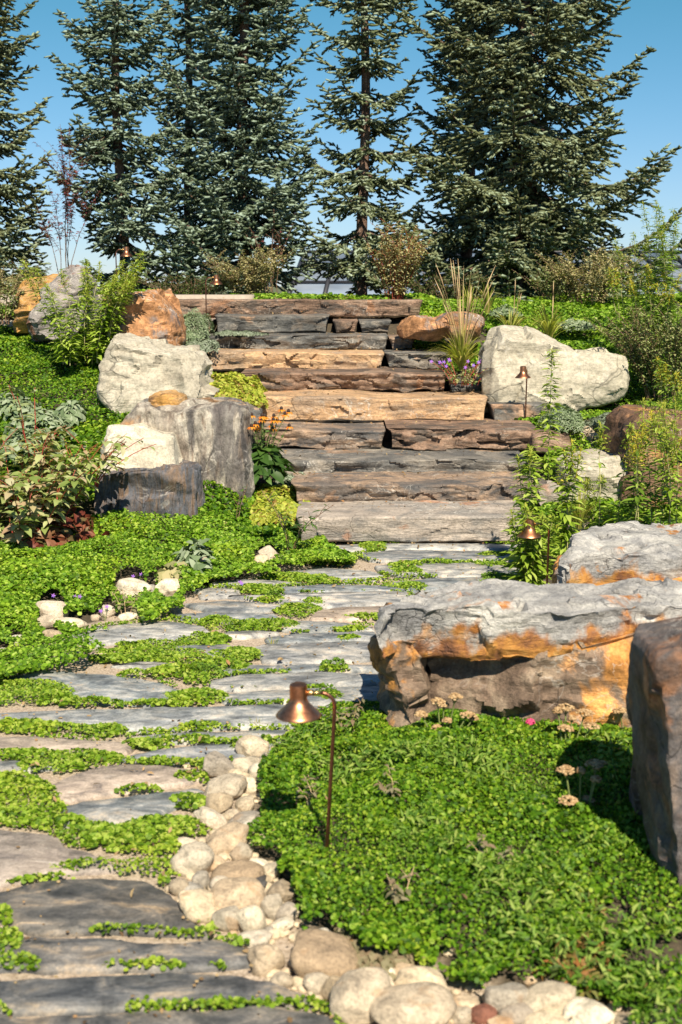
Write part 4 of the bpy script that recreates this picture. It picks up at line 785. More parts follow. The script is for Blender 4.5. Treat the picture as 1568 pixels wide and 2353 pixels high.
PATCH = [(560, 1441, 95, 11), (640, 1437, 50, 10), (500, 1429, 40, 7), (690, 1403, 52, 14), (722, 1385, 28, 8), (622, 1379, 35, 5), (595, 1356, 55, 9), (740, 1336, 45, 8), (660, 1327, 60, 8),
 (748, 1282, 72, 15), (857, 1254, 34, 15), (935, 1314, 35, 9), (930, 1301, 40, 6), (950, 1351, 40, 7), (1150, 1333, 62, 10), (1140, 1276, 50, 4), (1150, 1237, 50, 7), (1020, 1238, 50, 4), (1130, 1299, 40, 5), (925, 1239, 40, 4), (1000, 1296, 60, 3),
 (350, 1499, 120, 13), (430, 1514, 60, 12), (300, 1514, 90, 9), (540, 1505, 62, 13), (430, 1546, 95, 13), (505, 1532, 70, 11), (470, 1470, 55, 10), (390, 1482, 120, 7), (330, 1555, 60, 6), (450, 1560, 35, 12),
 (450, 1604, 78, 14), (390, 1620, 90, 5), (80, 1588, 90, 24), (60, 1606, 110, 13), (220, 1620, 80, 5), (765, 1540, 40, 6), (750, 1600, 35, 10), (840, 1418, 60, 4), (800, 1448, 50, 5), (800, 1470, 30, 3),
 (150, 1677, 150, 8), (60, 1671, 80, 9), (250, 1680, 50, 13), (480, 1675, 70, 4), (360, 1690, 40, 4), (340, 1713, 55, 11), (440, 1702, 90, 6), (575, 1703, 60, 4),
 (180, 1738, 95, 10), (60, 1735, 70, 10), (120, 1762, 80, 12), (30, 1795, 60, 14), (200, 1745, 60, 9), (380, 1752, 70, 5), (440, 1788, 50, 9), (478, 1765, 24, 22), (440, 1847, 50, 12), (320, 1822, 55, 4), (480, 1815, 14, 26),
 (60, 1832, 72, 42), (60, 1865, 85, 35), (150, 1897, 55, 20), (215, 1922, 90, 26), (320, 1930, 95, 32), (405, 1965, 62, 22), (430, 1905, 50, 20), (370, 1895, 70, 15),
 (230, 1998, 110, 9), (90, 2024, 80, 5), (340, 1999, 85, 14), (405, 2028, 40, 12), (10, 2106, 18, 20), (330, 2143, 110, 8), (250, 2142, 40, 5), (470, 2148, 70, 8), (530, 2165, 40, 7), (560, 2172, 40, 6),
 (300, 2224, 60, 6), (15, 2175, 42, 32), (45, 2216, 50, 16), (375, 2222, 50, 5), (500, 2222, 18, 7), (500, 2311, 22, 4), (10, 2330, 25, 7), (650, 1710, 30, 7), (560, 1720, 40, 6), (690, 1665, 30, 6)]
cover('clover_ground_cover', 'yellow green clover sprouting in the joints between the paving slabs', 'ground cover', ell_region(PATCH), (-2.6, 1.5, 2.9, 9.1), 17000, .0145, .018, 'clover_path', 16, mound=.016, mfreq=5, psh=.012, jit=.8)
MOSS = [(930, 1314, 28, 7), (765, 1540, 34, 5), (750, 1600, 28, 8), (545, 1450, 30, 5), (1140, 1334, 40, 7), (630, 1379, 25, 4), (470, 1554, 40, 7)]
cover('moss', 'dark green tufts of moss in the paving joints', 'moss', ell_region(MOSS), (-1.5, 1.6, 4.5, 9), 16000, .010, .03, 'moss', 17, mound=.02)
CRE = [[(470, 845), (500, 842), (560, 870), (600, 905), (610, 920), (560, 925), (500, 935), (470, 930), (505, 905), (490, 870)], [(576, 1092), (640, 1095), (690, 1112), (730, 1150), (745, 1166), (640, 1190), (576, 1180)]]
def cre(px, py, x, y): return (pip(px, py, CRE[0]) & (y > 10.8)) * 1.0
def cre2(px, py, x, y): return (pip(px, py, CRE[1]) & (y < 10.4)) * 1.0
def heap(name, label, cat, px, py, Y, hx, hz, hy, n, size, mat, seed, tilt=.6, group=None, base=None, tmpl=ROUND, up=.4, zoff=0, parent=None):
    """a low cushion plant: leaves over a flattened dome"""
    rs = np.random.RandomState(seed); g = ground_pt(px, py) if base is None else base; s = scale_at(g[1], g[2]); a, c_, b_ = hx / s, hz / s, hy
    th = rs.uniform(0, 2 * math.pi, n); r = np.sqrt(rs.uniform(0, 1, n)); bump = 1 + .38 * vn(np.stack([np.cos(th) * 2, np.sin(th) * 2, r * 3], 1), seed)
    x = r * np.cos(th) * a * bump; y = r * np.sin(th) * b_ * bump; z = c_ * np.sqrt(np.maximum(1 - r ** 2, 0)) * (.78 + .22 * rs.uniform(0, 1, n)) * (1 + .5 * vn(np.stack([x * 9, y * 9, x * 0], 1), seed + 1))
    P = np.stack([x, y, z], 1); N = np.stack([x / a, y / b_ - .1, z / c_ * 1.1 + up], 1) + rs.normal(size=(n, 3)) * tilt
    mb = MB(); T = None
    if tmpl is not ROUND: T = np.stack([x / a, y / b_, np.full(n, .5)], 1) + rs.normal(size=(n, 3)) * .5
    place(mb, P, N, size * rs.uniform(.6, 1.3, n), *tmpl, T=T, rs=rs)
    if name is None: return mb
    o = mb.build(name, M[mat]); o.location = (g[0], g[1], g[2] + zoff)
    if parent: o.parent = parent; o.location = (0, 0, zoff)
    return tag(o, label, cat, group)
heap('creeping_plant', 'yellow green creeping plant spilling between the pale sandstone boulder and the steps', 'plant', 540, 905, 0, 84, 62, .8, 8500, .032, 'creeper', 41, zoff=-.02, base=at(530, 925, 11.8))
heap('creeping_plant', 'yellow green creeping plant on the second step beneath the coneflowers', 'plant', 650, 1170, 0, 96, 50, .6, 7500, .03, 'creeper', 42, base=at(645, 1178, 9.75))
heap('thyme_cushion', 'dull green thyme mat beside the left end of the third step', 'plant', 0, 0, 0, 46, 22, .35, 3500, .014, 'thyme', 43, base=at(670, 1108, 10.15))
heap('thyme_cushion', 'silver green thyme mound overhanging the top steps at the left', 'plant', 0, 0, 0, 60, 62, .5, 8000, .03, 'silver', 44, base=at(430, 786, 13.45), tmpl=LANCE, tilt=.4)
heap('thyme_cushion', 'olive creeping thyme under the silver green mound', 'plant', 0, 0, 0, 45, 26, .4, 3000, .018, 'thyme', 45, base=at(460, 806, 13.0))
heap('thyme_cushion', 'low olive strip of thyme on the tread behind the second lamp post', 'plant', 0, 0, 0, 55, 9, .22, 2500, .018, 'thyme', 46, base=at(545, 770, 13.6))
heap('thyme_cushion', 'grey green creeping thyme mat on the right bank above the brown boulder', 'plant', 0, 0, 0, 62, 32, .5, 6500, .016, 'thyme', 47, base=at(1420, 990, 10.6))
heap('silver_plant', 'frosty silver cushion at the foot of the big cream boulder', 'plant', 0, 0, 0, 42, 46, .3, 3500, .035, 'silver', 48, base=at(1292, 985, 11.0), tmpl=LANCE)
heap('silver_plant', 'silver white leafy patch on the right bank right of the daylily', 'plant', 0, 0, 0, 38, 20, .3, 1500, .04, 'silver', 49, base=at(1322, 758, 14.0), tmpl=OVAL)
heap('silver_plant', 'small silver leafy patch behind the ornamental grass', 'plant', 0, 0, 0, 30, 18, .3, 1000, .04, 'silver', 50, base=at(1160, 726, 14.6), tmpl=OVAL)

M['litter'] = leaf_mat('litter', [(.10, .06, .03), (.24, .16, .08), (.38, .28, .15), (.30, .15, .06)], .15, .7)
M['weed_mix'] = leaf_mat('weed_mix', [(.05, .12, .012), (.10, .19, .02), (.17, .27, .04), (.28, .34, .08)], .2, .6)
def spots(seed, f, th): return lambda px, py, x, y: (vn(np.stack([x * f, y * f, x * 0 + seed], 1), seed) > th) * 1.0 * pip(px, py, BEDN)
cover('mixed_weeds', 'scattered feathery narrow leaved weeds mixed through the near clover bed', 'ground cover', spots(3, 4.0, .30), (-.35, 1.9, 2.75, 5.6), 4200, .026, .045, 'weed_mix', 21, mound=.05, mfreq=4.5, tmpl=LANCE, psh=.03)
cover('leaf_litter', 'bits of dry brown leaf litter lying on the beds and between the cobbles', 'leaf litter', lambda px, py, x, y: (x * 0 + .6), (-2.6, 2.0, 2.9, 9.0), 34, .022, .012, 'litter', 22, mound=.05, mfreq=4.5, tmpl=OVAL)
def pathreg(px, py, x, y): return pip(px, py, PATH) * 1.0
cover('leaf_litter', 'tiny dry leaf crumbs scattered on the paving slabs', 'leaf litter', pathreg, (-2.6, 1.5, 2.9, 9.0), 60, .010, .004, 'litter', 23, mound=.026, tilt=.2)

def joints():
    rs = np.random.RandomState(31); E = np.concatenate(OUTL); E = E[rs.choice(len(E), 26000)]; d_ = rs.uniform(-.004, .03, len(E)); xy = E[:, :2] + E[:, 2:] * d_[:, None] + rs.normal(size=(len(E), 2)) * .006
    m = vn(np.stack([xy[:, 0] * 2.6, xy[:, 1] * 7, xy[:, 0] * 0], 1), 91) + .5 * vn(np.stack([xy[:, 0] * 9, xy[:, 1] * 14, xy[:, 0] * 0], 1), 92)
    px, py, d = proj(np.stack([xy[:, 0], xy[:, 1], xy[:, 0] * 0], 1)); k = (m > .34 + .25 * (xy[:, 1] < 4)) & (clearc(px, py) > 0) & (xy[:, 1] < 9.0); xy = xy[k]; n = len(xy)
    P = np.stack([xy[:, 0], xy[:, 1], .014 + rs.uniform(0, .016, n)], 1); N = rs.normal(size=(n, 3)) * .55 + [0, -.1, 1]; mb = MB(); place(mb, P, N, .0125 * rs.uniform(.6, 1.4, n), *ROUND, rs=rs)
    o = mb.build('clover_ground_cover', M['clover_path']); tag(o, 'thin broken line of tiny green leaves rooted along the slab edges', 'ground cover', None, 'stuff')
joints()

def step_litter():
    rs = np.random.RandomState(41); mb = MB()
    for a, b_, Y, z in TREADS:
        n = int((b_ - a) * 26); P = np.stack([rs.uniform(a + .05, b_ - .05, n), Y + .07 + rs.uniform(0, 1, n) ** .5 * .5, z + .012 + rs.uniform(0, .01, n)], 1)
        place(mb, P, rs.normal(size=(n, 3)) * .4 + [0, 0, 1], .028 * rs.uniform(.4, 1.2, n), *OVAL, rs=rs)
    o = mb.build('leaf_litter', M['litter']); tag(o, 'dry brown leaf bits lying on the treads of the stone steps', 'leaf litter', None, 'stuff')
step_litter()
# ---------------------------------------------------------------- plants with stems
def spl(p0, d, h, lean, sag, n=9):
    t = np.linspace(0, 1, n)[:, None]; return p0 + np.array([0, 0, 1.0]) * h * t * (1 - sag * t * t) + d * lean * t ** 1.6
def plant(name, label, cat, base, n, h, spread, leaf, lm, sm, seed, lpm=60, t0=.15, tmpl=LANCE, up=.35, lean=.25, sag=.08, stem_r=.004, basew=.05, group=None, plume=None, branch=0, hv=.25, droop=0.0, leafv=.35, taper=.5, flower=None, azs=None):
    """stems that fan out of one crown, leaves all along them; returns the root Empty"""
    rs = np.random.RandomState(seed); root = empty(name, base, label, cat, group); ms, ml, mf = MB(), MB(), MB()
    Ps, Ds, Ss, Ts = [], [], [], []; tips = []
    for i in range(n):
        az = rs.uniform(0, 2 * math.pi) if azs is None else R(azs[i % len(azs)]) + rs.uniform(-.3, .3)
        d = np.array([math.cos(az), math.sin(az), 0]); hh = h * rs.uniform(1 - hv, 1.0); r0 = rs.uniform(0, 1) ** .5
        p0 = d * basew * r0; L = spread * r0 * rs.uniform(.7, 1.1) + lean * .1
        c = spl(p0, d, hh, L, sag); c += np.cumsum(rs.normal(size=c.shape) * hh * .008, 0)
        ms.tube(c, np.linspace(stem_r, stem_r * .45, len(c)), 5, cap=False); curves = [(c, t0, lpm * hh, 1.0)]
        for b in range(branch):
            tb = rs.uniform(.3, .85); k = tb * (len(c) - 1); i0 = int(k); pb = c[i0] + (c[min(i0 + 1, len(c) - 1)] - c[i0]) * (k - i0)
            a2 = rs.uniform(0, 2 * math.pi); db = np.array([math.cos(a2), math.sin(a2), 0]); lb = hh * rs.uniform(.2, .4)
            cb = spl(pb, db, lb * .75, lb * .6, sag, 6); ms.tube(cb, np.linspace(stem_r * .55, stem_r * .3, 6), 4, cap=False); curves.append((cb, .1, lpm * lb, .8)); tips.append(cb)
        tips.append(c)
        for (cc, ta, cnt, ls) in curves:
            m = max(3, int(cnt)); t = np.sort(ta + (1 - ta) * rs.uniform(0, 1, m)); k = t * (len(cc) - 1); i0 = np.minimum(k.astype(int), len(cc) - 2); fr = (k - i0)[:, None]
            P = cc[i0] * (1 - fr) + cc[i0 + 1] * fr; ax = cc[i0 + 1] - cc[i0]; ax /= np.linalg.norm(ax, axis=1)[:, None]
            aa = np.arange(m) * 2.4 + rs.uniform(0, 6); rad = np.stack([np.cos(aa), np.sin(aa), aa * 0], 1)
            T = rad + ax * up + np.array([0, 0, -droop]) + rs.normal(size=(m, 3)) * .15
            N = np.array([0, 0, 1.0]) + ax * .3 + rs.normal(size=(m, 3)) * .25
            s = leaf * ls * (1 - taper * t) * rs.uniform(1 - leafv, 1 + leafv, m)
            place(ml, P, N, s, *tmpl, T=T)
    ms.build('stem', M[sm], root, smooth=True)
    o = ml.build('foliage', M[lm], root)
    if plume:
        pl, cnt, pr, pm = plume
        for c in tips:
            P = []; T = []; mf = MB(); mf.tube(c[-max(2, int(len(c) * pl) + 1):], .003, 5)
            t = rs.uniform(1 - pl, 1, cnt); k = t * (len(c) - 1); i0 = np.minimum(k.astype(int), len(c) - 2); fr = (k - i0)[:, None]
            q = c[i0] * (1 - fr) + c[i0 + 1] * fr; rr = pr * (1.05 - (t - (1 - pl)) / pl)[:, None]; o_ = rs.normal(size=(cnt, 3)) * rr; o_[:, 2] *= .7
            P.append(q + o_); T.append(o_ / (rr + 1e-6) + np.array([0, 0, 1.2]))
            place(mf, np.concatenate(P), rs.normal(size=(cnt, 3)), .022, *LANCE, T=np.concatenate(T)); mf.build('flower_plume', M[pm], root)
    if flower: flower(root, tips, rs)
    return root
M['stem_green'] = plain('stem_green', (.16, .20, .06)); M['stem_pale'] = plain('stem_pale', (.36, .33, .16)); M['stem_red'] = plain('stem_red', (.32, .05, .03)); M['stem_brown'] = plain('stem_brown', (.17, .10, .06)); M['straw'] = plain('straw', (.48, .34, .19))
M['gold_leaf'] = leaf_mat('goldenrod_leaf', [(.11, .18, .015), (.19, .29, .025), (.28, .39, .05), (.40, .48, .11)], .25, .5)
M['gold_leaf_dark'] = leaf_mat('goldenrod_leaf_dark', [(.06, .11, .014), (.11, .19, .02), (.17, .27, .035), (.27, .36, .07)], .22, .5)
M['plume'] = leaf_mat('plume', [(.22, .27, .04), (.34, .38, .06), (.48, .47, .07)], .3, .6)
M['plume_y'] = leaf_mat('plume_yellow', [(.32, .32, .04), (.50, .44, .05), (.60, .50, .06)], .3, .6)
M['dogwood'] = leaf_mat('dogwood_leaf', [(.13, .18, .04), (.22, .28, .08), (.30, .35, .13), (.40, .42, .20), (.36, .24, .15), (.44, .42, .26)], .22, .45)
M['dogwood_red'] = leaf_mat('dogwood_leaf_red', [(.10, .022, .015), (.20, .05, .03), (.24, .11, .06), (.08, .09, .03)], .25, .5)
M['pale_leaf'] = leaf_mat('pale_leaf', [(.20, .25, .10), (.30, .35, .17), (.38, .42, .24)], .25, .6)
M['shrub'] = leaf_mat('shrub_leaf', [(.07, .11, .03), (.15, .20, .06), (.26, .29, .12), (.38, .38, .19)], .2, .5)
M['shrub_tan'] = leaf_mat('shrub_leaf_tan', [(.18, .19, .08), (.34, .31, .15), (.48, .42, .23), (.26, .27, .11)], .2, .6)
M['shrub_dk'] = leaf_mat('shrub_leaf_dark', [(.03, .05, .015), (.07, .10, .03), (.12, .15, .05)], .2, .5)
M['plum'] = leaf_mat('plum_leaf', [(.08, .02, .025), (.16, .04, .05), (.22, .08, .07)], .2, .5)
M['dark_leaf'] = leaf_mat('coneflower_leaf', [(.025, .06, .012), (.05, .11, .02), (.09, .17, .03)], .2, .5)
M['petal_orange'] = leaf_mat('orange_petal', [(.55, .20, .02), (.70, .30, .03), (.62, .16, .02)], .2, .6)
M['cone'] = plain('flower_cone', (.03, .016, .012), .8)
M['petal_violet'] = leaf_mat('violet_petal', [(.22, .10, .55), (.35, .18, .70), (.30, .10, .42)], .2, .6)
M['petal_pink'] = leaf_mat('pink_petal', [(.55, .05, .16), (.7, .10, .22)], .2, .6)
M['yarrow'] = leaf_mat('yarrow_head', [(.26, .16, .075), (.38, .25, .125), (.50, .36, .20)], .1, .8)
M['grass_g'] = leaf_mat('grass_blade', [(.14, .18, .03), (.28, .32, .05), (.40, .40, .10), (.45, .34, .14)], .3, .5)
M['grass_s'] = leaf_mat('grass_straw', [(.34, .26, .12), (.50, .38, .20), (.60, .44, .24)], .2, .6)
M['wilt'] = leaf_mat('wilted_leaf', [(.16, .15, .08), (.26, .23, .14), (.20, .14, .09)], .2, .7)
# goldenrods
def gr(label, px, py, h, n, seed, **k):
    a = dict(leaf=.085, lm='gold_leaf', sm='stem_pale', lpm=130, spread=.10, lean=.3, tmpl=LANCE, up=.45, plume=(.22, 90, .022, 'plume'), group='goldenrods', hv=.3, t0=.05, basew=.05); a.update(k)
    b = k.pop('base', None) if 'base' in k else ground_pt(px, py); a.pop('base', None)
    s = a.pop('spread'); lf = a.pop('leaf'); lm = a.pop('lm'); sm = a.pop('sm')
    return plant('goldenrod_plant', label, 'plant', b, n, h, s, lf, lm, sm, seed, **a)
gr('broad clump of tall goldenrod leaning right between the rusty and grey boulders', 0, 0, 1.08, 30, 61, base=at(195, 835, 12.15), spread=.34, basew=.22, leaf=.12, lpm=85, lm='gold_leaf', plume=(.3, 130, .032, 'plume'), azs=[0, 10, 40, 330, 180, 90], hv=.3)
gr('small leafy goldenrod stem left of the broad clump', 0, 0, .75, 4, 62, base=at(150, 838, 11.9), spread=.1, leaf=.12, plume=None, lm='gold_leaf')
gr('tallest single goldenrod spire in front of the big cream boulder', 0, 0, 1.12, 1, 63, base=at(1262, 1120, 9.9), spread=.02, basew=0, leaf=.14, lpm=170, plume=(.2, 60, .012, 'plume'), hv=.02, taper=.55, droop=.25)
gr('leafy goldenrod stem to the left in front of the lower steps', 0, 0, .90, 4, 64, base=at(1225, 1320, 8.2), spread=.07, basew=.05, leaf=.14, lpm=95, plume=(.18, 50, .014, 'plume'), hv=.1)
gr('goldenrod clump hiding the hood of the copper lamp by the path', 0, 0, .60, 12, 65, base=at(1218, 1355, 7.55), spread=.14, basew=.08, leaf=.12, lpm=110, plume=(.2, 40, .02, 'plume'), hv=.35)
gr('goldenrod with yellow green tip right of the lamp by the path', 0, 0, .92, 4, 66, base=at(1285, 1330, 8.0), spread=.08, basew=.05, leaf=.13, lpm=95, plume=(.3, 90, .03, 'plume_y'), hv=.1)
for i, (px, py, Y, h, n, lab) in enumerate([
 (1385, 1225, 8.4, .80, 2, 'pair of goldenrods with fluffy tips in front of the grey rounded block'),
 (1340, 1225, 8.6, .42, 3, 'short goldenrod shoots at the base of the grey rounded block'),
 (1440, 1215, 8.3, .92, 2, 'goldenrods rising in front of the tall brown boulder, left pair'),
 (1480, 1218, 8.2, .78, 4, 'dense goldenrods with yellow tips before the tall brown boulder'),
 (1530, 1215, 8.4, 1.05, 4, 'tall dark leaved goldenrods near the right edge above the second bench stone'),
 (1575, 1220, 8.1, .95, 5, 'goldenrods cut by the right edge above the second bench stone')]):
    gr(lab, 0, 0, h, n, 70 + i, base=at(px, py, Y), spread=.07, basew=.12, leaf=.105, lpm=80, plume=(.32, 130, .03, 'plume_y' if i in (2, 3) else 'plume'), hv=.25, lm='gold_leaf_dark' if i in (3, 4) else 'gold_leaf')
for i, (px, py, Y, h, n, lab) in enumerate([
 (1432, 800, 13.2, .90, 2, 'goldenrod with drooping plume left of the far right group'),
 (1452, 760, 13.8, 1.25, 2, 'upright goldenrod pair standing against the dark glass roof'),
 (1510, 790, 13.0, 1.55, 3, 'tallest goldenrod group reaching into the sky at the right'),
 (1550, 800, 12.6, 1.5, 3, 'goldenrod spikes at the right edge reaching into the sky'),
 (1495, 830, 12.4, .95, 8, 'bushy lower goldenrods with yellow tips at the right edge'),
 (1545, 1010, 10.6, .75, 6, 'goldenrods with yellow sprays above the tall brown boulder')]):
    gr(lab, 0, 0, h, n + 1, 80 + i, base=at(px, py, Y), spread=.12, basew=.12, leaf=.11, lpm=110, plume=(.25, 100, .03, 'plume_y' if i in (0, 4, 5) else 'plume'), hv=.2, lm='gold_leaf_dark')
# red twig shrub at the left
plant('dogwood_shrub', 'big leafy shrub with red stems and reddish purple leaves at the left edge', 'shrub', at(60, 1272, 8.45), 46, .86, .62, .12, 'dogwood', 'stem_red', 91, lpm=38, t0=.22, tmpl=OVAL, up=.3, stem_r=.005, basew=.22, branch=3, hv=.4, droop=.15, taper=.25, group='leafy shrubs')
heap('dogwood_undergrowth', 'tangle of dark red leaves low inside the red stemmed shrub', 'shrub', 0, 0, 0, 95, 62, .3, 420, .085, 'dogwood_red', 92, base=at(140, 1262, 8.4), tmpl=OVAL, tilt=.9, group='leafy shrubs')
plant('dogwood_shoot', 'tall pale green shoot on red stems above the shrub at the left', 'shrub', at(78, 1130, 8.9), 3, .80, .16, .10, 'pale_leaf', 'stem_red', 93, lpm=17, t0=.35, tmpl=OVAL, up=.5, stem_r=.006, basew=.04, hv=.12, taper=.25, group='leafy shrubs')
plant('dogwood_shoot', 'leafy shoot arching right in front of the cream rock', 'shrub', at(215, 1120, 8.7), 4, .40, .42, .10, 'dogwood', 'stem_red', 94, lpm=34, t0=.3, tmpl=OVAL, up=.5, stem_r=.005, basew=.03, hv=.25, azs=[10, 350, 20, 330], group='leafy shrubs')
for i, (px, py, Y, hx, hz, lab) in enumerate([(35, 965, 11.0, 42, 70, 'grey green woolly leaved plant on the left slope near the edge'), (95, 1010, 10.4, 62, 60, 'broad sage plant with grey green leaves behind the red stemmed shrub'), (165, 965, 10.9, 30, 40, 'small silver green sage right of the tall shoot'), (60, 1050, 10.0, 60, 45, 'lowest grey green sage plant behind the shrub')]):
    heap('sage_plant', lab, 'plant', 0, 0, 0, hx, hz, .22, 320, .07, 'silver', 100 + i, base=at(px, py, Y), tmpl=OVAL, tilt=.3, group='silvery leaved plants')
heap('woolly_plant', 'silvery woolly plant on the clover edge left of the path', 'plant', 0, 0, 0, 38, 48, .2, 150, .075, 'silver', 105, base=at(448, 1305, 7.9), tmpl=OVAL, tilt=.35, group='silvery leaved plants')
heap('coral_bells_plant', 'pale tan scalloped leaves beside the silvery woolly plant', 'plant', 0, 0, 0, 42, 24, .2, 90, .07, 'shrub_tan', 106, base=at(408, 1325, 7.8), tmpl=ROUND, tilt=.5, group='silvery leaved plants')
heap('weeds', 'reddish and olive leaved low plants between the bed and the log shaped rock', 'plant', 0, 0, 0, 105, 34, .20, 900, .024, 'wilt', 107, base=ground_pt(860, 2165), tmpl=ROUND, tilt=.6)
M['fern'] = leaf_mat('feathery_leaf', [(.05, .09, .02), (.12, .16, .04), (.28, .10, .03), (.16, .20, .06)], .2, .6)
heap('feathery_plant', 'feathery leaved plant with orange tips low in the near bed', 'plant', 0, 0, 0, 80, 42, .14, 420, .05, 'fern', 108, base=ground_pt(1330, 2235), tmpl=LANCE, tilt=.6)
heap('feathery_plant', 'small faded feathery plant in the middle of the near bed', 'plant', 0, 0, 0, 50, 26, .1, 200, .04, 'fern', 109, base=ground_pt(1330, 2080), tmpl=LANCE, tilt=.6)
# coneflowers
def coneflowers(root, tips, rs):
    for c in tips:
        p = c[-1]; f = empty('flower_head', tuple(p)); f.parent = root
        mb = MB(); mb.lathe([(.001, .026), (.009, .022), (.013, .010), (.012, 0), (.001, -.004)], (0, 0, 0), 10); mb.build('cone', M['cone'], f, smooth=True)
        a = np.arange(9) / 9 * 2 * math.pi; T = np.stack([np.cos(a), np.sin(a), a * 0 - .75], 1); mb = MB(); place(mb, T * np.array([.01, .01, 0]), np.stack([np.cos(a) * .5, np.sin(a) * .5, a * 0 + 1], 1), .034, *OVAL, T=T); mb.build('petals', M['petal_orange'], f)
plant('coneflower_plant', 'black centred orange coneflowers growing against the banded boulder beside the steps', 'flower', at(600, 1088, 9.95), 26, .53, .17, .06, 'dark_leaf', 'stem_green', 111, lpm=26, t0=.1, tmpl=OVAL, up=.4, basew=.06, hv=.3, taper=.6, flower=coneflowers)
heap('leafy_clump', 'large dark green leaves at the foot of the coneflowers', 'plant', 0, 0, 0, 42, 60, .18, 120, .14, 'dark_leaf', 112, base=at(604, 1098, 9.9), tmpl=OVAL, tilt=.4)
# weeds by the foot of the stairs
plant('weed_plant', 'dark leaved weed with drooping branches at the left foot of the stairs', 'plant', at(668, 1265, 8.6), 4, .50, .30, .10, 'dark_leaf', 'stem_brown', 113, lpm=26, t0=.15, tmpl=LANCE, up=.2, basew=.03, branch=4, droop=.2, hv=.4)
plant('weed_plant', 'reddish seedy stem rising from the clover against the banded boulder', 'plant', at(545, 1215, 9.2), 2, .34, .12, .07, 'dark_leaf', 'stem_brown', 114, lpm=16, t0=.2, basew=.02, branch=2)
# geranium
vs = [.02]
def violets(root, tips, rs):
    P = np.array([c[-1] for c in tips]); P = P[rs.uniform(size=len(P)) < .75]; mb = MB()
    for k in range(5):
        a = k / 5 * 2 * math.pi; T = np.tile([math.cos(a), 0.0, math.sin(a)], (len(P), 1)); place(mb, P, np.tile([0, -1.0, .3], (len(P), 1)), vs[0], *OVAL, T=T)
    mb.build('blossom', M['petal_violet'], root)
plant('geranium_plant', 'purple flowering geranium spilling over the dark block beside the steps', 'flower', at(1062, 885, 11.95), 20, .24, .22, .05, 'shrub', 'stem_red', 115, lpm=70, t0=.05, tmpl=OVAL, basew=.15, flower=violets)
vs[0] = .014
for i, (px, py) in enumerate([(318, 1340), (145, 1390), (172, 1397), (242, 1420), (535, 1362)]):
    g = ground_pt(px, py + 8); plant('violet_flower', ['violet flower above the long white cobble', 'violet flower by the pitted white rock', 'second violet flower right of the pitted rock', 'violet flower over the flat white stone', 'tiny purple bloom in the path clover'][i], 'flower', g, 2, .09, .03, .02, 'shrub', 'stem_green', 120 + i, lpm=60, flower=violets, basew=.01, stem_r=.002, group='small violet flowers')
# grasses
def blades(name, label, base, n, L, spread, mat, seed, width=.006, up=1.0, group='grasses', cat='grass plant', heads=False, arch=.6):
    rs = np.random.RandomState(seed); root = empty(name, base, label, cat, group); mb = MB(); hb = MB(); k = 7; t = np.linspace(0, 1, k)
    for i in range(n):
        az = rs.uniform(0, 6.283); d = np.array([math.cos(az), math.sin(az), 0]); l = L * rs.uniform(.6, 1); sp = spread * rs.uniform(.1, 1)
        c = d * .03 * rs.uniform() + d * sp * (t ** 1.5)[:, None] + np.array([0, 0, 1.0]) * (l * up * (t - arch * sp / max(spread, .01) * .7 * t ** 2.6))[:, None]
        s = np.cross(d, [0, 0, 1]) * width * .5; w = np.sin(np.clip(t * .95 + .08, 0, 1) * math.pi)[:, None] ** .6
        V = np.concatenate([c + s * w, c - s * w]); mb.add(V, [(j, j + 1, k + j + 1, k + j) for j in range(k - 1)])
        if heads and i % 3 == 0: hb.tube(c[-3:] + d * .004, [.002, .0055, .001], 5)
    mb.build('blade', M[mat], root)
    if heads: hb.build('seed_head', M['straw'], root)
    return root
blades('ornamental_grass', 'feather reed grass with tall straw plumes in front of the rusty rock on the right', at(1062, 852, 12.6), 44, 1.10, .38, 'grass_s', 131, width=.006, heads=True, arch=.1)
blades('grass_tuft', 'arching green blades around the base of the feather reed grass', at(1062, 852, 12.55), 150, .52, .46, 'grass_g', 132, width=.012, arch=.95)
blades('daylily', 'arching yellow green daylily behind the big cream boulder', at(1262, 786, 13.2), 64, .52, .46, 'grass_g', 133, width=.016, arch=1.0)
blades('daylily', 'smaller daylily tuft left of the cream boulder top', at(1172, 775, 13.3), 40, .44, .40, 'grass_g', 134, width=.014, arch=.9)
blades('daylily', 'daylily tuft on the bank behind the feather reed grass', at(1120, 720, 14.6), 40, .42, .24, 'grass_g', 135, width=.015)
blades('daylily', 'leafy tuft at the top right of the steps', at(1078, 712, 14.8), 30, .34, .2, 'grass_g', 136, width=.015)
blades('dry_stalks', 'dry brown flower stalks beside the daylily', at(1180, 760, 13.6), 4, .62, .07, 'grass_s', 137, width=.008, heads=True, arch=.05)
blades('dry_stalks', 'single dry stalk rising above the cream boulder', at(1268, 752, 13.7), 2, .55, .04, 'grass_s', 138, width=.008, heads=True, arch=.05)
blades('grass_tuft', 'thin fine grass behind the tan cobble left of the goldenrods', at(1330, 1215, 8.6), 110, .34, .24, 'grass_g', 139, width=.006)
for i, (px, py) in enumerate([(735, 1664), (590, 1672), (625, 1487), (728, 1664), (600, 1880), (1120, 1360)][:3]):
    blades('grass_sprout', ['grass sprout in a joint beneath the nearest lamp hood', 'grass sprout in the joint below the longest slab', 'tiny grass sprout on the light slab in mid path'][i], ground_pt(px, py), 12, .07, .04, 'grass_g', 140 + i, width=.003)
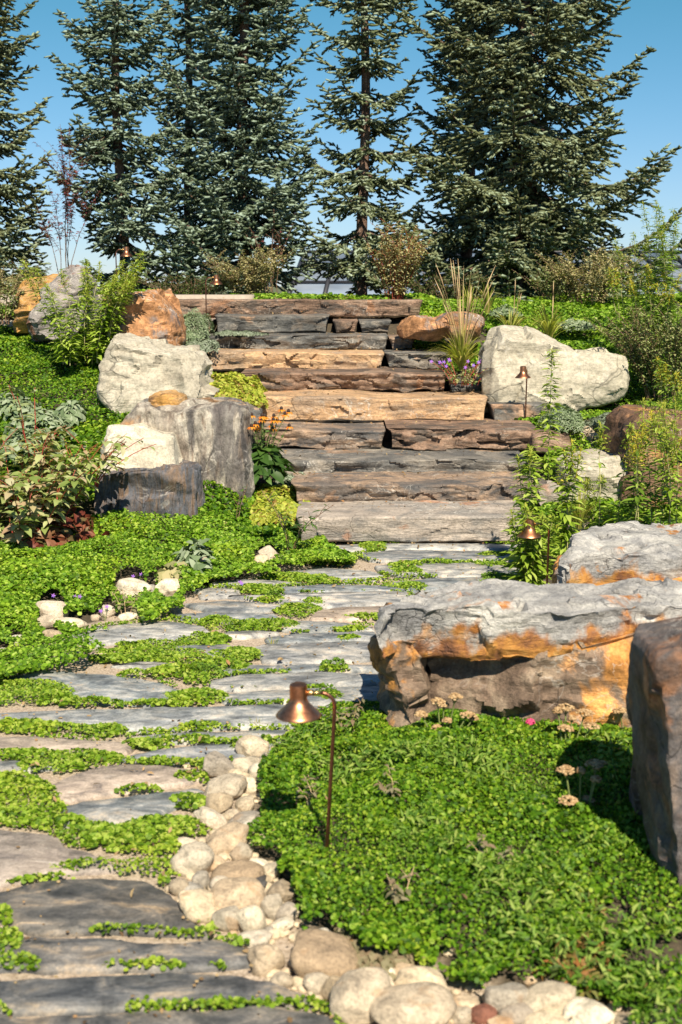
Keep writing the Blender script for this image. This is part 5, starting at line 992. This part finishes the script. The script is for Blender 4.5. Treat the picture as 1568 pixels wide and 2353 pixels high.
# yarrow and other stalks in the near bed
def yar(label, px, py, heads, seed, mat='yarrow'):
    b = ground_pt(px, py); root = empty('yarrow_plant', b, label, 'flower', 'dried yarrow stalks'); rs = np.random.RandomState(seed); ms = MB()
    for (hx, hy, w) in heads:
        P = at(hx, hy, b[1] + rs.uniform(-.04, .04)) - b; q = np.array([P[0] * .3, 0, 0]); t = np.linspace(0, 1, 6)[:, None]
        c = q * (1 - t) + P * t; ms.tube(c, [.0028] * 6, 5, cap=False)
        s = scale_at(b[1]); r = w / s; n = 60; th = rs.uniform(0, 6.28, n); rr = np.sqrt(rs.uniform(size=n)) * r
        X = np.stack([np.cos(th) * rr, np.sin(th) * rr, .008 - (rr / r) ** 2 * .012 + rs.uniform(-.003, .003, n)], 1) + P
        for j in range(5): ms.tube([c[-2] + (c[-1] - c[-2]) * .2, P + np.array([math.cos(j * 1.256), math.sin(j * 1.256), 0]) * r * .7], .0014, 4, cap=False)
        mb = MB(); v, f = ICO[2]; mb.tmpl(X[:, None] + v[None] * np.array([.0058, .0058, .0036]), f); mb.build('flower_head', M[mat], root)
    ms.build('stem', M['stem_green'], root); return root
yar('faded yarrow stalks with cream and tan heads before the left end of the bench stone', 1018, 1712, [(1006, 1610, 14), (1047, 1600, 16), (1020, 1618, 12), (968, 1640, 14), (1075, 1642, 18), (1005, 1672, 14), (1028, 1655, 10), (1090, 1650, 9)], 151)
yar('brown yarrow stalks before the middle of the bench stone', 1300, 1740, [(1300, 1625, 20), (1283, 1632, 12), (1345, 1637, 20), (1300, 1672, 18), (1360, 1668, 18), (1315, 1650, 8)], 152)
yar('brown yarrow cluster at the right end of the bench stone', 1440, 1700, [(1425, 1632, 16), (1450, 1630, 12), (1442, 1645, 12)], 153)
yar('tan yarrow heads beside the deep shadow in the near bed', 1330, 1900, [(1300, 1768, 20), (1372, 1755, 26), (1335, 1770, 9), (1370, 1790, 11), (1306, 1838, 22), (1350, 1838, 16), (1250, 1852, 11)], 154)
M['pinkhead'] = M['petal_pink']
yar('tiny pink flower head before the bench stone', 1218, 1700, [(1219, 1658, 9)], 155, 'petal_pink')
for i, (px, py, h, lab) in enumerate([(795, 1700, .20, 'wilted grey green stalk with drooping leaves right behind the nearest lamp post'), (770, 1690, .16, 'wilted brownish stalk just left of the nearest lamp post'), (735, 1875, .13, 'curled dead leaves on a stalk beside the nearest lamp post'), (915, 1860, .15, 'silvery dying stalk in the middle of the near bed'), (920, 2110, .14, 'dry grassy stalks low in the near bed'), (1130, 2000, .13, 'yellowish dried weed in the near bed'), (290, 1420, .16, 'faded brown stems by the white stones of the left bed')]):
    plant('wilted_plant', lab, 'plant', ground_pt(px, py), 3, h, .05, .045, 'wilt', 'straw', 160 + i, lpm=70, t0=.3, tmpl=OVAL, up=0, droop=.9, basew=.03, stem_r=.002, group='withered weeds', branch=1)
# shrubs
def shrub(label, px, py, Y, h, w, n, lm, sm, seed, leaf=.035, lpm=70, **k):
    b = at(px, py, Y); b[2] = min(b[2], terrain(b[0], b[1]) + .02) if Y > 14 else b[2]
    a = dict(tmpl=OVAL, up=.4, stem_r=.005, basew=w * .3, branch=5, hv=.35, t0=.2, taper=.2, group='small leaved shrubs'); a.update(k)
    return plant('shrub', label, 'shrub', b, n, h, w, leaf, lm, sm, seed, lpm=lpm, **a)
shrub('large small leaved shrub at the right behind the cream boulder', 1530, 930, 12.0, 1.0, .55, 46, 'shrub', 'stem_brown', 171, leaf=.045, lpm=80)
shrub('golden tan twiggy shrub right of the top step in front of the spruces', 905, 700, 15.9, 1.05, .42, 34, 'shrub_tan', 'stem_red', 172, leaf=.05, lpm=80)
shrub('olive shrub under the big right spruce', 1350, 715, 15.8, .78, .60, 40, 'shrub_tan', 'stem_brown', 173, leaf=.05, lpm=80)
shrub('small olive shrub under the right edge of the big right spruce', 1272, 712, 15.9, .55, .4, 26, 'shrub', 'stem_brown', 174, leaf=.045)
shrub('dry brown shrub at the trunk of the dense left spruce', 580, 690, 16.9, .80, .55, 36, 'shrub_tan', 'stem_brown', 175, leaf=.05)
shrub('low dark shrub below the thin left spruce', 440, 690, 17.2, .45, .8, 34, 'shrub_dk', 'stem_brown', 176, leaf=.05)
shrub('dark leafy shrub sprigs at the far left horizon', 70, 690, 17.3, .62, .28, 12, 'shrub_dk', 'stem_brown', 177, leaf=.055)
shrub('low tangled shrub at the left edge under the spruce', 5, 700, 16.8, .55, .5, 26, 'shrub_tan', 'stem_brown', 178, leaf=.045)
shrub('dark low shrub behind the top step centre', 735, 694, 17.0, .16, .6, 22, 'shrub', 'stem_brown', 179, leaf=.045)
shrub('dark shrub filling the gap right of the golden tan one', 1010, 700, 17.2, .50, .6, 30, 'shrub_dk', 'stem_brown', 180, leaf=.05)
shrub('leafy tuft of weeds at the left edge beside the orange boulder', 10, 745, 13.2, .42, .25, 20, 'shrub', 'stem_brown', 181, leaf=.06, lpm=50)
# ---------------------------------------------------------------- spruces
M['bark'] = rock_mat('bark', [(.10, .06, .045), (.24, .15, .11), (.36, .25, .19)], (3, 3, .8), 6, rust=0, vein=0, bump=.8)
M['needles'] = leaf_mat('needles', [(.035, .055, .022), (.08, .10, .042), (.14, .165, .08), (.21, .26, .17), (.33, .41, .32)], .0, .65)
M['needles_b'] = leaf_mat('needles_blue', [(.035, .06, .03), (.085, .115, .06), (.15, .20, .14), (.30, .39, .31)], .0, .65)
M['needles_d'] = leaf_mat('needles_olive', [(.035, .05, .02), (.09, .10, .038), (.15, .175, .09), (.27, .345, .24)], .0, .65)
SP_V = np.array([(0, 0, 0), (.22, 1, 0), (.22, -.5, .87), (.22, -.5, -.87), (.75, -.85, 0), (.75, .42, .74), (.75, .42, -.74), (1, 0, 0)], float)
SP_F = [(0, 2, 1), (0, 3, 2), (0, 1, 3), (1, 2, 5), (2, 4, 5), (2, 3, 4), (3, 6, 4), (3, 1, 6), (1, 5, 6), (7, 5, 4), (7, 4, 6), (7, 6, 5)]
def spruce(label, px, py, Y, H, Rb, rtop_frac, seed, nm, dens=1.0, gap=.26, nb=6, z0=.35, trunk=.09, asc=(-.05, .75), leanx=0.0, tw=1.0, ragged=.25):
    base = at(px, py, Y); base[2] = terrain(base[0], base[1]) - .05; rs = np.random.RandomState(seed)
    root = empty('spruce_tree', base, label, 'tree', 'spruce trees behind the stairs')
    mt = MB(); zz = np.linspace(0, H, 24); wob = np.stack([leanx * zz / H + .03 * np.sin(zz * 1.3 + seed), .03 * np.cos(zz * 1.1 + seed), zz], 1)
    mt.tube(wob, trunk * (1 - zz / H) ** .85 + .008, 10)
    A, B, Rr = [], [], []; limbs = MB()
    z = z0
    while z < H - .15:
        t = z / H; L0 = Rb * ((1 - t) ** rtop_frac) + .12; n = max(4, int(round(nb * (.75 + .5 * rs.uniform())))); off = rs.uniform(0, 6.28)
        for i in range(n):
            az = off + i * 6.283 / n + rs.normal() * .25; L = L0 * rs.uniform(1 - ragged * 1.6, 1 + ragged * .45); 
            if L < .1: continue
            el = asc[0] + (asc[1] - asc[0]) * t ** 1.2 + rs.normal() * .08
            zi = z + rs.normal() * gap * .13; d = np.array([math.cos(az), math.sin(az), 0.0]); k = 9; s = np.linspace(0, 1, k)
            cx = np.interp(zi, zz, wob[:, 0]); cy = np.interp(zi, zz, wob[:, 1])
            droop = -.22 * (1 - t) - .04; upt = .12 * (1 - t) + .08
            c = np.array([cx, cy, zi]) + d * (L * s)[:, None] + np.array([0, 0, 1.0]) * (L * (math.tan(el) * s + droop * np.sin(s * math.pi * .9) + upt * s ** 3))[:, None]
            side = np.cross(d, [0, 0, 1]); c += side * (np.cumsum(rs.normal(size=k)) * L * .012)[:, None]
            limbs.tube(c, np.linspace(max(.006, .018 * L), .004, k), 4, cap=False)
            # twigs on the outer part of the limb, both sides, with their own fingers
            m = max(3, int(L * (1 - .12) / .043 * dens)); st = np.linspace(.06, .985, m) + rs.normal(size=m) * .01
            for j, sj in enumerate(np.clip(st, .05, .99)):
                q = sj * (k - 1); i0 = min(int(q), k - 2); p = c[i0] + (c[i0 + 1] - c[i0]) * (q - i0); ax = c[i0 + 1] - c[i0]; ax = ax / np.linalg.norm(ax)
                sg = 1 if (j % 2) else -1; a = R(52) * rs.uniform(.75, 1.2)
                l2 = tw * (.12 + .44 * L * (1 - sj) ** .8 * (.35 + min(sj * 2.2, 1) * .65)) * rs.uniform(.6, 1.15); l2 = min(l2, .55)
                dd = ax * math.cos(a) + side * sg * math.sin(a) + np.array([0, 0, rs.normal() * .13 - .14]); dd /= np.linalg.norm(dd)
                # chain of the twig itself
                ns = max(1, int(l2 / .085)); pts = [p + dd * l2 * u + np.array([0, 0, -.20 * l2 * u * u]) for u in np.linspace(0, 1, ns + 1)]
                for u in range(ns): A.append(pts[u]); B.append(pts[u + 1]); Rr.append(.019)
                nf = int(l2 / .058)
                for f_ in range(nf):
                    u = (f_ + .6) / (nf + .3); pp = p + dd * l2 * u + np.array([0, 0, -.20 * l2 * u * u]); s2 = 1 if f_ % 2 else -1; sd2 = np.cross(dd, [0, 0, 1]); sd2 /= np.linalg.norm(sd2) + 1e-6
                    fd = dd * .72 + sd2 * s2 * .68 + np.array([0, 0, rs.normal() * .22 - .08]); l3 = rs.uniform(.06, .12) * (1.25 - .5 * u)
                    A.append(pp); B.append(pp + fd * l3); Rr.append(.017)
            for q in np.arange(.22, 1.0, .065 / max(L, .3)):
                qq = q * (k - 1); i0 = min(int(qq), k - 2); p = c[i0] + (c[i0 + 1] - c[i0]) * (qq - i0); ax = c[i0 + 1] - c[i0]; ax = ax / np.linalg.norm(ax)
                A.append(p); B.append(p + ax * .075 + rs.normal(size=3) * .012); Rr.append(.019)
        z += gap * rs.uniform(.75, 1.25) * (1.0 - .25 * t)
    A = np.array(A); B = np.array(B); Rr = np.array(Rr); T = B - A; Ln = np.linalg.norm(T, axis=1); T = T / (Ln[:, None] + 1e-9)
    N, T2, B2 = frames(rs.normal(size=A.shape), T=None, rs=rs)
    s1 = np.cross(T, N); s1 /= np.linalg.norm(s1, axis=1)[:, None] + 1e-9; s2 = np.cross(T, s1); Ln = Ln * 1.18
    Rr = Rr * rs.uniform(.8, 1.25, len(Rr))
    V = A[:, None] + SP_V[None, :, 0:1] * (T * Ln[:, None])[:, None] + Rr[:, None, None] * (SP_V[None, :, 1:2] * s1[:, None] + SP_V[None, :, 2:3] * s2[:, None])
    cr = MB(); cr.tmpl(V, SP_F)
    # needles standing off the twigs
    nn = 5; ii = np.repeat(np.arange(len(A)), nn); u = rs.uniform(.1, 1.0, len(ii)); P = A[ii] + T[ii] * (u * Ln[ii])[:, None]; ang = rs.uniform(0, 6.283, len(ii))
    o_ = s1[ii] * np.cos(ang)[:, None] + s2[ii] * np.sin(ang)[:, None]; dirn = T[ii] * .75 + o_; dirn /= np.linalg.norm(dirn, axis=1)[:, None]; wd = np.cross(dirn, T[ii]); wd /= np.linalg.norm(wd, axis=1)[:, None] + 1e-9
    l = rs.uniform(.022, .034, len(ii))[:, None]; Vn = np.stack([P + wd * .005, P - wd * .005, P + dirn * l], 1); cr.tmpl(Vn, [(0, 1, 2)])
    tr = mt.build('trunk', M['bark'], root, smooth=True); limbs.build('limbs', M['bark'], tr)
    cr.build('crown', M[nm], root); print('SPRUCE', len(A))
    return root
spruce('spruce cut by the left edge of the photo, dark and dense', -30, 655, 18.5, 9.5, 1.0, .7, 201, 'needles_d', gap=.27, nb=7, trunk=.12, asc=(-.05, .45))
spruce('slender open spruce with well separated tiers, second from the left', 285, 650, 19.5, 8.0, 1.05, .7, 202, 'needles_b', dens=1.0, gap=.36, nb=7, z0=.55, trunk=.075, leanx=-.02, ragged=.35, asc=(-.05, .5))
spruce('thick dense blue green spruce left of centre', 566, 655, 19.0, 9.8, 1.2, .68, 203, 'needles_b', gap=.33, nb=9, trunk=.09, asc=(-.05, .8), z0=.7)
spruce('narrow spruce behind the dense one, its leader showing above left', 440, 650, 21.0, 8.6, .62, .5, 204, 'needles_b', gap=.34, nb=5, trunk=.07)
spruce('narrow airy spruce right of centre with a bare looking trunk', 835, 655, 19.5, 8.6, 1.0, .68, 205, 'needles', dens=1.0, gap=.42, nb=7, z0=.75, trunk=.085, ragged=.4, asc=(-.05, .5))
spruce('rear spruce partly hidden left of the biggest one', 1072, 655, 21.5, 9.5, .95, .6, 206, 'needles', gap=.42, nb=6, trunk=.10, asc=(-.05, .4))
spruce('biggest and widest spruce, on the right, with long sweeping tiers', 1198, 660, 18.5, 11.5, 2.1, .9, 207, 'needles_d', gap=.40, nb=10, trunk=.12, asc=(-.20, .30), z0=.3, ragged=.28)
# plum thicket with dark red leaves between the left spruces
plant('plum_tree', 'thin tree with sparse dark red leaves between the two left spruces', 'tree', at(150, 660, 18.6), 7, 2.5, .70, .085, 'plum', 'stem_brown', 211, lpm=34, t0=.45, tmpl=OVAL, stem_r=.006, basew=.12, branch=6, hv=.45)
plant('plum_tree', 'sparse red leaved sprigs under the dense spruce near the greenhouse', 'tree', at(625, 675, 18.0), 7, 1.25, .45, .075, 'plum', 'stem_brown', 212, lpm=14, t0=.35, tmpl=OVAL, stem_r=.006, basew=.1, branch=3, hv=.4)
# ---------------------------------------------------------------- greenhouse behind the trees
def glass_mat():
    m, nt, b = newmat('roof_glass'); v = mapv(nt, (1, 1, 1)); c = ramp(nt, noise(nt, v, .6, 3), [(.35, (.16, .21, .29)), (.65, (.32, .38, .46))]); nt.links.new(c, b.inputs['Base Color'])
    b.inputs['Roughness'].default_value = .18; b.inputs['Specular IOR Level'].default_value = .8; return m
M['glass'] = glass_mat(); M['frame'] = plain('greenhouse_frame', (.03, .03, .035), .5)
def greenhouse():
    Yr, Ye = 36.0, 32.5; zr = at(784, 582, Yr)[2]; ze = at(784, 690, Ye)[2]; xe0, xe1 = at(660, 680, Ye)[0], 14.0; xr0 = at(700, 592, Yr)[0]; xr1 = 13.0
    root = empty('greenhouse', ((xe0 + xe1) / 2, Ye, ze - 2), 'long greenhouse with bluish glass roof and ornamental ridge, behind the trees', 'building'); off = np.array(root.location)
    mb = MB(); a, b_, c, d = [np.array(p) - off for p in ((xe0, Ye, ze), (xe1, Ye, ze), (xr1, Yr, zr), (xr0, Yr, zr))]; e, f = np.array((xe0, 2 * Yr - Ye, ze)) - off, np.array((xe1, 2 * Yr - Ye, ze)) - off
    mb.add([a, b_, c, d, e, f], [(0, 1, 2, 3), (5, 4, 3, 2), (4, 0, 3), (1, 5, 2)]); roof = mb.build('glass_roof', M['glass'], root)
    mb = MB(); mb.add([a, b_, f, e, a - [0, 0, 2.2], b_ - [0, 0, 2.2], f - [0, 0, 2.2], e - [0, 0, 2.2]], [(0, 4, 5, 1), (1, 5, 6, 2), (2, 6, 7, 3), (3, 7, 4, 0)]); mb.build('wall', plain('greenhouse_wall', (.16, .16, .17)), root)
    mb = MB(); N = 17
    for i in range(N + 1):
        t = i / N; p = a + (b_ - a) * t; q = d + (c - d) * t; mb.tube([p + [0, -.02, .03], q + [0, -.02, .03]], .06, 4)
    for t in (.0, .33, .66, 1.0): mb.tube([a + (d - a) * t + [0, -.03, .04], b_ + (c - b_) * t + [0, -.03, .04]], .04, 4)
    mb.build('glazing_bars', M['frame'], roof)
    mb = MB(); x = d[0]
    while x < c[0]:
        z = d[2] + .05; y = d[1]
        mb.tube([(x + .10 * math.cos(u), y, z + .05 + .05 * math.sin(u)) for u in np.linspace(0, math.pi, 7)], .010, 4); mb.tube([(x, y, z), (x, y, z + .17)], .012, 4); mb.lathe([(.001, .21), (.022, .18), (.001, .15)], (x, y, z), 6); x += .22
    mb.tube([d + [0, 0, .04], c + [0, 0, .04]], .03, 5); mb.build('ridge_cresting', M['frame'], root)
greenhouse()
